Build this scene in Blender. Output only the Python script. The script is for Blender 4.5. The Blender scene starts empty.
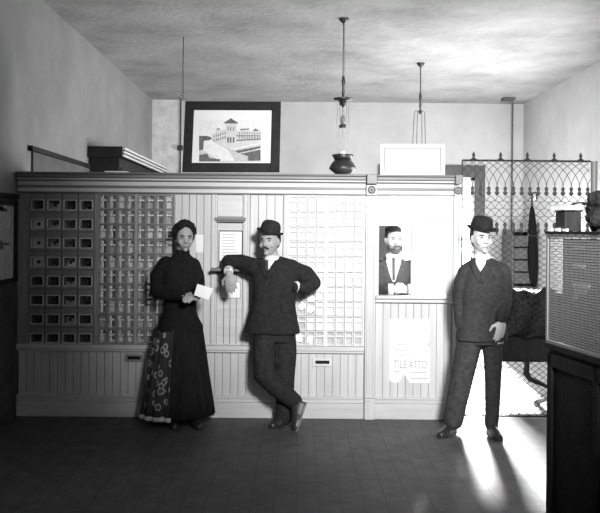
import bpy, bmesh, math, random
from mathutils import Vector, Matrix
from mathutils.bvhtree import BVHTree
random.seed(7)
PI = math.pi
sc = bpy.context.scene
COL = sc.collection

# ------------------------------------------------------------------ camera
F, CX, CY, EYE, ROLL = 850.0, 298.0, 231.0, 1.56, math.radians(0.5)
cd = bpy.data.cameras.new('camera'); cam = bpy.data.objects.new('camera', cd); COL.objects.link(cam)
cd.sensor_width = 36; cd.sensor_fit = 'HORIZONTAL'; cd.lens = F / 600 * 36
cd.shift_x = (300 - CX) / 600; cd.shift_y = -(256.5 - CY) / 600
cd.clip_start = 0.02; cd.clip_end = 200
cam.location = (0, 0, EYE); cam.rotation_euler = (PI / 2, -ROLL, 0)
sc.camera = cam
# ------------------------------------------------------------------ world (bright overcast sky outside)
w = bpy.data.worlds.new('sky'); sc.world = w; w.use_nodes = True
w.node_tree.nodes['Background'].inputs[0].default_value = (1, 1, 1, 1)
w.node_tree.nodes['Background'].inputs[1].default_value = 4.0
# ------------------------------------------------------------------ lights
def light(name, kind, loc, aim, energy, **k):
    l = bpy.data.lights.new(name, kind); o = bpy.data.objects.new(name, l); COL.objects.link(o)
    o.location = loc; o.rotation_euler = (Vector(aim) - Vector(loc)).to_track_quat('-Z', 'Y').to_euler()
    l.energy = energy
    for a, b in k.items(): setattr(l, a, b)
    return o
light('sun', 'SUN', (2.2, 22, 7), Vector((2.2, 22, 7)) + Vector((-.08, -math.cos(math.radians(20.5)), -math.sin(math.radians(20.5)))), 22, angle=math.radians(1.0))
# strong reflector lamp burning in the workroom behind the end of the screen, aimed low into the lobby
light('workroom_lamp', 'SPOT', (1.88, 9.2, 1.70), (1.35, 5.8, 0.25), 3300, spot_size=math.radians(75), spot_blend=.8, shadow_soft_size=0.15)
light('back_wall_fill', 'POINT', (2.45, 10.9, 1.15), (1.9, 12, 1.7), 125, shadow_soft_size=0.12)  # added unseen fill brightening the walls behind the cage
# added unseen fills beside the solid right wall, brightening the workroom
light('workroom_side_fill', 'AREA', (3.5, 8.9, 1.6), (-2.0, 10.2, 1.0), 190, shape='RECTANGLE', size=2.0, size_y=1.5)
light('workroom_far_fill', 'AREA', (3.5, 10.6, 1.5), (-1.0, 11.8, 1.1), 110, shape='RECTANGLE', size=1.6, size_y=1.4)
# added front fills, unseen: a spot whitening the screen, a soft panel behind the camera
light('screen_spot_fill', 'SPOT', (1.0, 0.6, 2.9), (1.22, 7.08, 1.90), 2850, spot_size=math.radians(55), spot_blend=1.0, shadow_soft_size=0.35)
light('front_area_fill', 'AREA', (1.2, -0.7, 2.0), (0.6, 7.0, 1.2), 18, shape='RECTANGLE', size=2.4, size_y=2.0)
# ------------------------------------------------------------------ exposure
vs = sc.view_settings
vs.view_transform = 'Standard'; vs.look = 'None'; vs.exposure = 0.0; vs.gamma = 1.0; vs.use_curve_mapping = False

# ------------------------------------------------------------------ pixel helper (used to survey where things stand)
def P(px, py, Y):
    dx, dy = px - CX, py - CY
    c, s = math.cos(ROLL), math.sin(ROLL)
    ux, uy = dx * c + dy * s, -dx * s + dy * c
    return Vector((ux * Y / F, Y, EYE - uy * Y / F))
YF = 7.08                                  # front plane of the post office screen
S = YF / F
def X(px): return (px - CX) * S
def Z(py): return EYE - (py - CY) * S

# ------------------------------------------------------------------ materials
MAT = {}
def mat(name, v, rough=0.6, var=0.0, scale=6.0, bump=0.0, bscale=40.0, metal=0.0, stretch=None, spec=0.5, detail=6):
    m = bpy.data.materials.new(name); m.use_nodes = True
    nt = m.node_tree; b = nt.nodes['Principled BSDF']
    b.inputs['Base Color'].default_value = (v, v, v, 1); b.inputs['Roughness'].default_value = rough
    b.inputs['Metallic'].default_value = metal; b.inputs['Specular IOR Level'].default_value = spec
    tc = nt.nodes.new('ShaderNodeTexCoord'); mp = nt.nodes.new('ShaderNodeMapping')
    nt.links.new(tc.outputs['Object'], mp.inputs['Vector'])
    if stretch: mp.inputs['Scale'].default_value = stretch
    if var:
        n = nt.nodes.new('ShaderNodeTexNoise'); n.inputs['Scale'].default_value = scale; n.inputs['Detail'].default_value = detail
        n.inputs['Roughness'].default_value = 0.65
        r = nt.nodes.new('ShaderNodeValToRGB')
        lo, hi = max(0, v * (1 - var)), min(1, v * (1 + var))
        r.color_ramp.elements[0].position = .3; r.color_ramp.elements[1].position = .7
        r.color_ramp.elements[0].color = (lo, lo, lo, 1); r.color_ramp.elements[1].color = (hi, hi, hi, 1)
        nt.links.new(mp.outputs[0], n.inputs['Vector']); nt.links.new(n.outputs['Fac'], r.inputs[0])
        nt.links.new(r.outputs[0], b.inputs['Base Color'])
    if bump:
        n2 = nt.nodes.new('ShaderNodeTexNoise'); n2.inputs['Scale'].default_value = bscale; n2.inputs['Detail'].default_value = 4
        bp = nt.nodes.new('ShaderNodeBump'); bp.inputs['Strength'].default_value = bump; bp.inputs['Distance'].default_value = .02
        nt.links.new(mp.outputs[0], n2.inputs['Vector']); nt.links.new(n2.outputs['Fac'], bp.inputs['Height'])
        nt.links.new(bp.outputs[0], b.inputs['Normal'])
    MAT[name] = m
    return m
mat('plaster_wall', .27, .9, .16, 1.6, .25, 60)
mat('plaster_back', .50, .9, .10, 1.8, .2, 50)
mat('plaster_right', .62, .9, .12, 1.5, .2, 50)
mat('plaster_ceiling', .42, .92, .30, 1.3, .5, 14, detail=9)
mat('plaster_pale', .66, .9, .22, 5, .3, 30)
mat('dado', .075, .7, .35, 5, .2, 30, spec=.2)
mat('dado_pale', .11, .8, .25, 4, .1, 30)
mat('screen_wood', .58, .45, .10, 3, .05, 40, stretch=(6, 6, .6))
mat('screen_wood_flat', .58, .45, .12, 3, .05, 40, stretch=(.6, 6, 6))
mat('case_wood', .30, .5, .25, 4, .05, 40, stretch=(5, 5, .7))
mat('door_metal', .26, .42, .35, 5, .05, 60, metal=.25)
mat('small_door_metal', .25, .42, .35, 6, .05, 60, metal=.2)
mat('pale_frame', .70, .45, .08, 5)
mat('dark_wood', .02, .55, .4, 5, .1, 40, stretch=(4, 4, .8), spec=.2)
mat('cornice_dark', .16, .45, .2, 3, stretch=(.6, 5, 5))
mat('cabinet_wood', .022, .7, .3, 5, spec=.15)
mat('cabinet_lit', .62, .5, .1, 6)
mat('iron', .035, .5, .2, 9, metal=.3)
mat('iron_mesh', .03, .8, spec=.1)
mat('glint_metal', .80, .4, .1, 20, metal=.2)
mat('booth_mesh', .22, .6, metal=.2)
mat('brass', .07, .35, .2, 9, metal=.7)
mat('black_coat', .028, .95, .35, 30, .5, 260, spec=.12)
mat('black_trouser', .030, .95, .35, 26, .4, 220, spec=.12)
mat('grey_coat', .055, .95, .3, 30, .5, 260, spec=.12)
mat('grey_trouser', .058, .95, .35, 26, .4, 220, spec=.12)
mat('bodice_black', .014, .9, .4, 30, .5, 200, spec=.15)
mat('skirt_black', .017, .9, .5, 18, .5, 160, spec=.15, stretch=(3, 3, .5))
mat('felt', .025, .85, .3, 30, .2, 300, spec=.15)
mat('hair_dark', .018, .7, .5, 40, .9, 90, spec=.2)
mat('beard', .05, .8, .4, 50, .8, 120)
mat('skin', .38, .6, .10, 14, .05, 80)
mat('skin_glare', .60, .6, .06, 14)
mat('lip', .24, .6)
mat('eye', .05, .3)
mat('shirt', .80, .8, .05, 20)
mat('tie', .04, .7)
mat('shoe', .03, .35, .3, 20)
mat('sole', .16, .6, .3, 20)
mat('paper', .90, .85, .05, 12)
mat('paper_grey', .50, .85, .25, 20)
mat('poster_paper', .46, .9, .30, 14)
mat('ink', .10, .8)
mat('ink_pale', .42, .8)
mat('black_frame', .018, .6, .4, 12, spec=.15)
mat('white_frame', .78, .5, .04, 8)
mat('mount_board', .80, .85, .03, 8)
mat('print_light', .74, .85, .10, 30)
mat('print_mid', .52, .85, .25, 60)
mat('print_tone', .60, .85, .12, 50)
mat('print_dark', .12, .85, .5, 60)
mat('brick_dark', .10, .8, .3, 20)
mat('cloth_dark', .020, .95, .7, 22, .9, 60, spec=.1)
mat('umbrella_cloth', .010, .9, .4, 30, .3, 90, spec=.1)
mat('booth_cloth', .13, .9, .25, 9, .3, 50)
mat('booth_wood', .012, .6, .6, 7, .2, 50, spec=.15)
mat('slot_black', .006, .9)
mat('far_wood', .05, .7, .35, 7, stretch=(1, 1, 5))
mat('window_frame_dark', .05, .5, .3, 6)

def floor_material():
    m = bpy.data.materials.new('floor_boards'); m.use_nodes = True; nt = m.node_tree; b = nt.nodes['Principled BSDF']
    tc = nt.nodes.new('ShaderNodeTexCoord')
    sep = nt.nodes.new('ShaderNodeSeparateXYZ'); nt.links.new(tc.outputs['Object'], sep.inputs[0])
    mu = nt.nodes.new('ShaderNodeMath'); mu.operation = 'MULTIPLY'; mu.inputs[1].default_value = 1 / 0.13
    nt.links.new(sep.outputs['X'], mu.inputs[0])
    fr = nt.nodes.new('ShaderNodeMath'); fr.operation = 'FRACT'; nt.links.new(mu.outputs[0], fr.inputs[0])
    lt = nt.nodes.new('ShaderNodeMath'); lt.operation = 'LESS_THAN'; lt.inputs[1].default_value = .05; nt.links.new(fr.outputs[0], lt.inputs[0])
    n = nt.nodes.new('ShaderNodeTexNoise'); n.inputs['Scale'].default_value = 7; n.inputs['Detail'].default_value = 10; n.inputs['Roughness'].default_value = .75
    nt.links.new(tc.outputs['Object'], n.inputs['Vector'])
    r = nt.nodes.new('ShaderNodeValToRGB'); e = r.color_ramp.elements
    e[0].position = .3; e[1].position = .75; e[0].color = (.05, .05, .05, 1); e[1].color = (.13, .13, .13, 1)
    nt.links.new(n.outputs['Fac'], r.inputs[0])
    mx = nt.nodes.new('ShaderNodeMixRGB'); mx.inputs[2].default_value = (.05, .05, .05, 1)
    nt.links.new(lt.outputs[0], mx.inputs[0]); nt.links.new(r.outputs[0], mx.inputs[1]); nt.links.new(mx.outputs[0], b.inputs['Base Color'])
    # pale specks of grit
    v = nt.nodes.new('ShaderNodeTexVoronoi'); v.inputs['Scale'].default_value = 9; nt.links.new(tc.outputs['Object'], v.inputs['Vector'])
    l2 = nt.nodes.new('ShaderNodeMath'); l2.operation = 'LESS_THAN'; l2.inputs[1].default_value = .05; nt.links.new(v.outputs['Distance'], l2.inputs[0])
    mx2 = nt.nodes.new('ShaderNodeMixRGB'); mx2.inputs[2].default_value = (.35, .35, .35, 1)
    nt.links.new(l2.outputs[0], mx2.inputs[0]); nt.links.new(mx.outputs[0], mx2.inputs[1]); nt.links.new(mx2.outputs[0], b.inputs['Base Color'])
    b.inputs['Roughness'].default_value = .62; b.inputs['Specular IOR Level'].default_value = .35
    bp = nt.nodes.new('ShaderNodeBump'); bp.inputs['Strength'].default_value = .25; bp.inputs['Distance'].default_value = .01
    nt.links.new(n.outputs['Fac'], bp.inputs['Height']); nt.links.new(bp.outputs[0], b.inputs['Normal'])
    MAT['floor_boards'] = m
floor_material()

def glass_material(name, milky=0.0, gloss=.1):
    m = bpy.data.materials.new(name); m.use_nodes = True; nt = m.node_tree
    for n in list(nt.nodes):
        if n.type != 'OUTPUT_MATERIAL': nt.nodes.remove(n)
    out = [n for n in nt.nodes][0]
    t = nt.nodes.new('ShaderNodeBsdfTransparent'); g = nt.nodes.new('ShaderNodeBsdfGlossy'); g.inputs['Roughness'].default_value = .08
    mix = nt.nodes.new('ShaderNodeMixShader'); mix.inputs[0].default_value = gloss
    nt.links.new(t.outputs[0], mix.inputs[1]); nt.links.new(g.outputs[0], mix.inputs[2])
    last = mix
    if milky:
        d = nt.nodes.new('ShaderNodeBsdfDiffuse'); d.inputs[0].default_value = (.85, .85, .85, 1)
        m2 = nt.nodes.new('ShaderNodeMixShader'); m2.inputs[0].default_value = milky
        nt.links.new(mix.outputs[0], m2.inputs[1]); nt.links.new(d.outputs[0], m2.inputs[2]); last = m2
    nt.links.new(last.outputs[0], out.inputs[0]); MAT[name] = m
glass_material('glass'); glass_material('glass_flare', .85, .08); glass_material('glass_glare', .85, .08); glass_material('glass_half', .42, .08); glass_material('glass_lifted', .05, .08)  # white mixes put glare into some panes and grey the others

def scroll_material():
    m = bpy.data.materials.new('scroll_print'); m.use_nodes = True; nt = m.node_tree; b = nt.nodes['Principled BSDF']
    tc = nt.nodes.new('ShaderNodeTexCoord'); mp = nt.nodes.new('ShaderNodeMapping'); mp.inputs['Scale'].default_value = (19, 19, 13)
    nt.links.new(tc.outputs['Object'], mp.inputs[0])
    v = nt.nodes.new('ShaderNodeTexVoronoi'); v.inputs['Scale'].default_value = 1; nt.links.new(mp.outputs[0], v.inputs['Vector'])
    r = nt.nodes.new('ShaderNodeValToRGB'); e = r.color_ramp.elements
    e[0].position = 0; e[0].color = (.05, .05, .05, 1); e[1].position = .5; e[1].color = (.03, .03, .03, 1)
    for p, c in ((.22, .05), (.27, .34), (.36, .30), (.41, .03)):
        x = e.new(p); x.color = (c, c, c, 1)
    nt.links.new(v.outputs['Distance'], r.inputs[0]); nt.links.new(r.outputs[0], b.inputs['Base Color']); b.inputs['Roughness'].default_value = .9
    MAT['scroll_print'] = m
scroll_material()

# ------------------------------------------------------------------ mesh helpers
WO = {}
def wo(o): return WO.get(o.name, Vector((0, 0, 0)))
def tag(o, label=None, cat=None, group=None, kind=None):
    if label: o['label'] = label
    if cat: o['category'] = cat
    if group: o['group'] = group
    if kind: o['kind'] = kind
    return o
def empty(name, loc, label=None, cat=None, group=None):
    o = bpy.data.objects.new(name, None); COL.objects.link(o); o.location = loc; WO[o.name] = Vector(loc)
    o.empty_display_size = .1
    return tag(o, label, cat, group)
def link(name, me, origin, parent):
    o = bpy.data.objects.new(name, me); COL.objects.link(o); WO[o.name] = Vector(origin)
    if parent: o.parent = parent; o.location = Vector(origin) - wo(parent)
    else: o.location = origin
    return o
def kids(o): return [c for c in COL.objects if c.parent == o]
def copy_tree(o, parent=None):
    c = o.copy(); COL.objects.link(c); WO[c.name] = wo(o).copy()
    if parent: c.parent = parent
    for ch in list(o.children): copy_tree(ch, c)
    return c
class MB:
    def __init__(s): s.v = []; s.f = []; s.mi = []; s.m = 0
    def quad(s, a, b, c, d):
        n = len(s.v); s.v += [Vector(a), Vector(b), Vector(c), Vector(d)]; s.f.append((n, n + 1, n + 2, n + 3)); s.mi.append(s.m)
    def poly(s, pts):
        n = len(s.v); s.v += [Vector(p) for p in pts]; s.f.append(tuple(range(n, n + len(pts)))); s.mi.append(s.m)
    def box(s, x0, x1, y0, y1, z0, z1, M=None):
        n = len(s.v)
        p = [Vector((x, y, z)) for z in (z0, z1) for y in (y0, y1) for x in (x0, x1)]
        if M: p = [M @ q for q in p]
        s.v += p
        for f in ((0, 2, 3, 1), (4, 5, 7, 6), (0, 1, 5, 4), (2, 6, 7, 3), (0, 4, 6, 2), (1, 3, 7, 5)):
            s.f.append(tuple(n + i for i in f)); s.mi.append(s.m)
        return s
    def rings(s, rs, cap=True, closed=True):
        n = len(s.v); k = len(rs[0])
        for r in rs: s.v += [Vector(p) for p in r]
        for i in range(len(rs) - 1):
            for j in range(k if closed else k - 1):
                a = n + i * k + j; b = n + i * k + (j + 1) % k
                s.f.append((a, b, b + k, a + k)); s.mi.append(s.m)
        if cap and closed:
            s.f.append(tuple(n + j for j in reversed(range(k)))); s.mi.append(s.m)
            s.f.append(tuple(n + (len(rs) - 1) * k + j for j in range(k))); s.mi.append(s.m)
        return s
    def tube(s, pts, r, k=8, cap=True):
        pts = [Vector(p) for p in pts]
        if not isinstance(r, (list, tuple)): r = [r] * len(pts)
        rs = []; ref = None
        for i, p in enumerate(pts):
            t = (pts[min(i + 1, len(pts) - 1)] - pts[max(i - 1, 0)]).normalized()
            if ref is None:
                ref = Vector((0, 0, 1)) if abs(t.z) < .9 else Vector((1, 0, 0))
            a = (ref - t * ref.dot(t)).normalized(); b = t.cross(a); ref = a
            rs.append([p + (a * math.cos(2 * PI * j / k) + b * math.sin(2 * PI * j / k)) * r[i] for j in range(k)])
        return s.rings(rs, cap)
    def lathe(s, prof, c, k=20, M=None):
        c = Vector(c); rs = []
        for r, z in prof:
            rs.append([(M @ Vector((r * math.cos(2 * PI * j / k), r * math.sin(2 * PI * j / k), z)) if M else Vector((r * math.cos(2 * PI * j / k), r * math.sin(2 * PI * j / k), z))) + c for j in range(k)])
        return s.rings(rs)
    def ell(s, c, r, M=None, k=14, n=9):
        c = Vector(c); rs = []
        for i in range(n + 1):
            t = PI * i / n; t = min(max(t, .06), PI - .06)
            ring = []
            for j in range(k):
                p = Vector((r[0] * math.sin(t) * math.cos(2 * PI * j / k), r[1] * math.sin(t) * math.sin(2 * PI * j / k), -r[2] * math.cos(t)))
                ring.append((M @ p if M else p) + c)
            rs.append(ring)
        return s.rings(rs)
    def cone(s, a, b, ra, rb, k=14):
        s.tube([a, b], [ra, rb], k); s.ell(a, (ra,) * 3, None, k); s.ell(b, (rb,) * 3, None, k); return s
    def chain(s, pts, r, k=14):
        for i in range(len(pts) - 1): s.cone(pts[i], pts[i + 1], r[i], r[i + 1], k)
        return s
    def mesh(s, name, mats, origin, smooth):
        o = Vector(origin); me = bpy.data.meshes.new(name)
        me.from_pydata([tuple(p - o) for p in s.v], [], s.f)
        for m in (mats if isinstance(mats, (list, tuple)) else [mats]): me.materials.append(MAT[m])
        for p, i in zip(me.polygons, s.mi): p.material_index = i; p.use_smooth = smooth
        me.update(); return me
    def build(s, name, mats, parent=None, origin=None, smooth=False, bevel=0):
        if origin is None:
            if parent: origin = wo(parent)
            else:
                lo = [min(p[i] for p in s.v) for i in range(3)]; hi = [max(p[i] for p in s.v) for i in range(3)]
                origin = ((lo[0] + hi[0]) / 2, (lo[1] + hi[1]) / 2, lo[2])
        o = link(name, s.mesh(name, mats, origin, smooth), origin, parent)
        if bevel:
            b = o.modifiers.new('bevel', 'BEVEL'); b.width = bevel; b.segments = 2; b.limit_method = 'ANGLE'
        return o
    def body(s, name, mats, parent, voxel=.007, it=4):
        """merge the shapes into one continuous smooth surface"""
        o = s.build(name, mats, parent)
        r = o.modifiers.new('r', 'REMESH'); r.mode = 'VOXEL'; r.voxel_size = voxel; r.use_smooth_shade = True
        sm = o.modifiers.new('s', 'SMOOTH'); sm.factor = .5; sm.iterations = it
        dg = bpy.context.evaluated_depsgraph_get(); me = bpy.data.meshes.new_from_object(o.evaluated_get(dg))
        o.modifiers.clear(); old = o.data; o.data = me; me.name = name; bpy.data.meshes.remove(old)
        for p in me.polygons: p.use_smooth = True
        return o
def B(*a): return MB().box(*a)
def structure(o): o['kind'] = 'structure'; return o
def bvh(o):
    off = wo(o); return BVHTree.FromPolygons([v.co + off for v in o.data.vertices], [tuple(p.vertices) for p in o.data.polygons])
EYEP = Vector((0, 0, EYE))
def drop(tree, px, py, off=.004, fall=None):
    d = (P(px, py, 5.0) - EYEP).normalized(); h = tree.ray_cast(EYEP, d)
    if h[0] is None: return P(px, py, fall or 7)
    return h[0] - d * off
def patch(name, mat_, parent, tree, rows, nc=5, sub=4, off=.004, fall=None, thick=.004):
    """cloth lying on a garment: rows of (y, xl, xr) surveyed from the photograph and dropped on the surface"""
    R = []
    for i in range(len(rows) - 1):
        for k in range(sub):
            t = k / sub; R.append([a + (b - a) * t for a, b in zip(rows[i], rows[i + 1])])
    R.append(list(rows[-1]))
    g = []
    for y, a, b in R: g.append([drop(tree, a + (b - a) * j / nc, y, off, fall) for j in range(nc + 1)])
    m = MB(); m.rings(g, cap=False, closed=False)
    o = m.build(name, mat_, parent, smooth=True)
    s = o.modifiers.new('solid', 'SOLIDIFY'); s.thickness = thick; s.offset = 0
    return o

# ================================================================== SETTING
XL, XR, ZC, YB, Y0 = -2.345, 3.62, 3.64, 13.7, -1.2
structure(B(XL - .1, XR + .1, Y0 - .1, YB + .1, -.1, 0).build('floor', 'floor_boards', origin=(0, 0, 0)))
structure(B(XL - .1, XR + .1, Y0 - .1, YB + .1, ZC, ZC + .1).build('ceiling', 'plaster_ceiling', origin=(0, 0, 0)))
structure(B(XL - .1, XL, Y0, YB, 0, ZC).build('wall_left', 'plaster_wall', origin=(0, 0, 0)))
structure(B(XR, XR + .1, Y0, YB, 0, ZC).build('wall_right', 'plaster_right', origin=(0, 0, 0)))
structure(B(XL, XR, Y0 - .1, Y0, 0, ZC).build('wall_front', 'plaster_wall', origin=(0, 0, 0)))
WX0, WX1, WZ0, WZ1 = 1.45, 2.84, .42, 2.45
b = MB(); b.box(XL, WX0, YB, YB + .1, 0, ZC); b.box(WX1, XR, YB, YB + .1, 0, ZC); b.box(WX0, WX1, YB, YB + .1, 0, WZ0); b.box(WX0, WX1, YB, YB + .1, WZ1, ZC)
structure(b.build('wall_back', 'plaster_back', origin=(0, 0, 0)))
# bright window in the back wall
win = structure(tag(empty('window_1', (2.14, YB, WZ0)), 'tall bright dark-framed window in the back wall behind the wire cage'))
b = MB()
b.box(WX0 - .16, WX0, YB - .05, YB, WZ0 - .1, WZ1 + .19); b.box(WX1, WX1 + .16, YB - .05, YB, WZ0 - .1, WZ1 + .19); b.box(WX0, WX1, YB - .05, YB, WZ1, WZ1 + .19)
b.build('casing', 'window_frame_dark', win, bevel=.006)
B(WX0 - .2, WX1 + .2, YB - .1, YB, WZ0 - .14, WZ0 - .1).build('sill', 'window_frame_dark', win, bevel=.005)
b = MB()
b.box(WX0, WX0 + .05, YB + .03, YB + .07, WZ0, WZ1); b.box(WX1 - .05, WX1, YB + .03, YB + .07, WZ0, WZ1)
b.box(WX0, WX1, YB + .03, YB + .07, WZ0, WZ0 + .06); b.box(WX0, WX1, YB + .03, YB + .07, WZ1 - .05, WZ1); b.box(WX0, WX1, YB + .03, YB + .07, 1.42, 1.47)
b.build('sash', 'white_frame', win)
B(WX0, WX1, YB + .045, YB + .05, WZ0, WZ1).build('pane', 'glass', win)
# snow-bright street outside
structure(B(-30, 30, YB + .6, YB + 40, -.5, -.4).build('ground', 'plaster_pale', origin=(0, 0, 0)))
# dado, picture rail, pier
structure(B(XL, XL + .03, Y0, 7.0, 0, 1.80).build('trim_1', 'dado', origin=(0, 0, 0)))
structure(B(XL, XL + .05, Y0, 7.0, 1.80, 1.84).build('trim_2', 'black_frame', origin=(0, 0, 0), bevel=.006))
structure(B(XL, XL + .045, 7.35, 9.4, 2.235, 2.28).build('trim_3', 'black_frame', origin=(0, 0, 0), bevel=.006))
structure(B(XL, XL + .02, 7.45, 9.47, 0, 2.235).build('trim_5', 'dado_pale', origin=(0, 0, 0)))
structure(B(XL, -1.9, YB - .12, YB, 0, ZC).build('trim_4', 'plaster_pale', origin=(0, 0, 0)))

# ================================================================== POST OFFICE SCREEN
ZS0, ZS1 = Z(353), Z(346)              # sill
ZK0, ZK1 = Z(195), Z(174.5)             # cornice
DEP = .32
XA, XB, XC, XD, XE, XF, XG = X(18), X(98), X(174), X(287), X(365.5), X(376), X(453)
# ---- counter base (continuous, tongue and groove boards)
base = empty('panelled_counter', ((XA + XE) / 2, YF, 0), 'long tongue-and-groove counter base under the lock boxes and middle wicket', 'counter')
def boards(x0, x1, z0, z1, y, wd, t=.012):
    m = MB(); n = max(1, round((x1 - x0) / wd)); wd = (x1 - x0) / n
    for i in range(n):
        a, c = x0 + i * wd + .0025, x0 + (i + 1) * wd - .0025
        m.box(a, c, y, y + t, z0, z1)
        m.box(a + wd * .46, a + wd * .50, y - .002, y, z0, z1)
    return m
ZB1, ZB2 = Z(403), Z(396.5)
boards(X(19), XE - .004, ZB2, ZS0, YF + .012, .066).build('beadboard', 'screen_wood', base)
B(X(19), XE - .004, YF + .026, YF + .30, .002, ZS0).build('carcass', 'case_wood', base)
B(XA, XE - .004, YF - .012, YF + .024, 0, ZB1).build('baseboard', 'screen_wood_flat', base, bevel=.004)
b = MB(); b.box(XA, XE - .004, YF - .004, YF + .024, ZB1 + .002, ZB2 - .018); b.box(XA, XE - .004, YF - .016, YF + .024, ZB2 - .017, ZB2)
b.build('base_moulding', 'screen_wood_flat', base, bevel=.003)
for px, py, hw in ((135, 359.3, 9), (323.5, 362, 9.5)):
    f = MB(); x, z, h = X(px), Z(py), 3.8 * S; hw *= S; sl = hw * .74
    f.box(x - hw, x + hw, YF - .003, YF + .011, z + h * .45, z + h); f.box(x - hw, x + hw, YF - .003, YF + .011, z - h, z - h * .45)
    f.box(x - hw, x - sl, YF - .003, YF + .011, z - h * .45, z + h * .45); f.box(x + sl, x + hw, YF - .003, YF + .011, z - h * .45, z + h * .45)
    o = f.build('mail_slot', 'case_wood' if px < 200 else 'pale_frame', base)
    B(x - sl, x + sl, YF + .006, YF + .0115, z - h * .45, z + h * .45).build('slot_shade', 'slot_black', o)  # black plate, its colour standing for the shade inside the slot
# ---- sill
sill = MB(); sill.box(XA, XE - .004, YF - .035, YF + DEP, ZS0 + .022, ZS1); sill.box(XA, XE - .004, YF - .02, YF + .3, ZS0 + .001, ZS0 + .02)
tag(sill.build('counter_sill', 'screen_wood_flat', bevel=.004), 'long moulded sill running between the counter base and the lock boxes', 'sill')
# ---- cornice
co = empty('cornice', ((XA + XE) / 2, YF, ZK0), 'long moulded cornice along the top of the post office screen', 'cornice')
H = ZK1 - ZK0
def corn(x0, x1, par, ext=0):
    B(x0, x1, YF - .02, YF + DEP, ZK0 + .002, ZK0 + H * .575).build('frieze', 'screen_wood_flat', par)
    b = MB(); b.box(x0, x1, YF - .026, YF - .0205, ZK0 + .002, ZK0 + H * .07); b.box(x0, x1, YF - .028, YF - .0205, ZK0 + H * .25, ZK0 + H * .38)
    b.build('frieze_bead', 'cornice_dark', par, bevel=.002)
    b = MB(); b.box(x0, x1, YF - .035, YF + DEP, ZK0 + H * .58, ZK0 + H * .625); b.build('bed_moulding', 'cornice_dark', par, bevel=.003)
    b = MB(); b.box(x0 - ext, x1 + ext, YF - .055, YF + DEP, ZK0 + H * .63, ZK0 + H * .72); b.build('light_moulding', 'screen_wood_flat', par, bevel=.004)
    b = MB(); b.box(x0 - ext, x1 + ext, YF - .075, YF + DEP, ZK0 + H * .73, ZK0 + H * .90); b.box(x0 - ext, x1 + ext, YF - .09, YF + DEP, ZK0 + H * .905, ZK1)
    b.build('crown_moulding', 'cornice_dark', par, bevel=.005)
corn(XA, XE - .004, co)
# ---- pilasters with rosette blocks
def pilaster(x0, x1, label, low):
    p = empty('pilaster', ((x0 + x1) / 2, YF, 0), label, 'pilaster')
    b = MB(); b.box(x0, x1, YF - .02, YF + .06, Z(397), ZK0 - .002)
    b.box(x0 + .012, x0 + .02, YF - .028, YF - .02, Z(397), ZK0 - .01); b.box(x1 - .02, x1 - .012, YF - .028, YF - .02, Z(397), ZK0 - .01)
    b.build('shaft', 'screen_wood', p, bevel=.003)
    b = MB(); b.box(x0, x1, YF - .034, YF + .06, 0, Z(397) - .03); b.box(x0, x1, YF - .042, YF + .06, Z(397) - .029, Z(397) - .002)
    b.build('plinth', 'screen_wood', p, bevel=.004)
    B(x0, x1, YF - .052, YF + .06, ZK0, ZK0 + H * .52).build('rosette_block', 'screen_wood_flat', p, bevel=.004)
    c = ((x0 + x1) / 2, YF - .052, ZK0 + H * .27)
    M = Matrix.Rotation(PI / 2, 3, 'X')
    MB().lathe([(.034, 0), (.034, .006), (.026, .010), (.022, .004), (.012, .004), (.010, .014), (.001, .016)], c, 20, M).build('rosette', 'cornice_dark', p, smooth=False)
    B(x0, x1, YF - .098, YF + .06, ZK0 + H * .54, ZK1 + .003).build('cap_block', 'cornice_dark', p, bevel=.004)
    return p
pilaster(XE + .001, XF - .001, 'narrow cream pilaster between the pale lock boxes and the clerk window', 0)
pilaster(XG + .001, X(460), 'end pilaster of the screen beside the wire cage', 0)

# ---- lock box cases
def ordw(i): return ['first', 'second', 'third', 'fourth', 'fifth', 'sixth', 'seventh', 'eighth', 'ninth', 'tenth'][i]
def case(name, x0, x1, z0, z1, cells_x, cells_z, label, m, back='slot_black', stiles=()):
    """cells_x: list of (xa, xb), cells_z: list of (za, zb)"""
    c = empty(name, ((x0 + x1) / 2, YF, z0), label, 'lock boxes')
    b = MB()
    gx0, gx1 = cells_x[0][0], cells_x[-1][1]; gz0, gz1 = cells_z[-1][0], cells_z[0][1]
    b.box(x0, gx0, YF, YF + .03, z0, z1); b.box(gx1, x1, YF, YF + .03, z0, z1)
    b.box(gx0, gx1, YF, YF + .03, z0, gz0); b.box(gx0, gx1, YF, YF + .03, gz1, z1)
    for sx in stiles: b.box(sx - .010, sx + .010, YF - .008, YF + .03, z0, z1)
    b.box(gx1 + .004, gx1 + .014, YF - .008, YF, z0, z1); b.box(gx0 - .014, gx0 - .004, YF - .008, YF, z0, z1)
    b.build('frame', m, c)
    h = MB()
    for i in range(len(cells_x) + 1):
        xx = cells_x[i][0] if i < len(cells_x) else cells_x[-1][1]
        h.box(xx - .002, xx + .002, YF + .035, YF + (.30 if back else .17), gz0, gz1)
    for i in range(len(cells_z) + 1):
        zz = cells_z[i][1] if i < len(cells_z) else cells_z[-1][0]
        h.box(gx0, gx1, YF + .035, YF + (.30 if back else .17), zz - .002, zz + .002)
    h.build('pigeonholes', m, c)
    if back: B(x0, x1, YF + .301, YF + .315, z0, z1).build('back_panel', back, c)
    return c
ZT, ZBm = ZK0 - .002, ZS1 + .002
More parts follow.
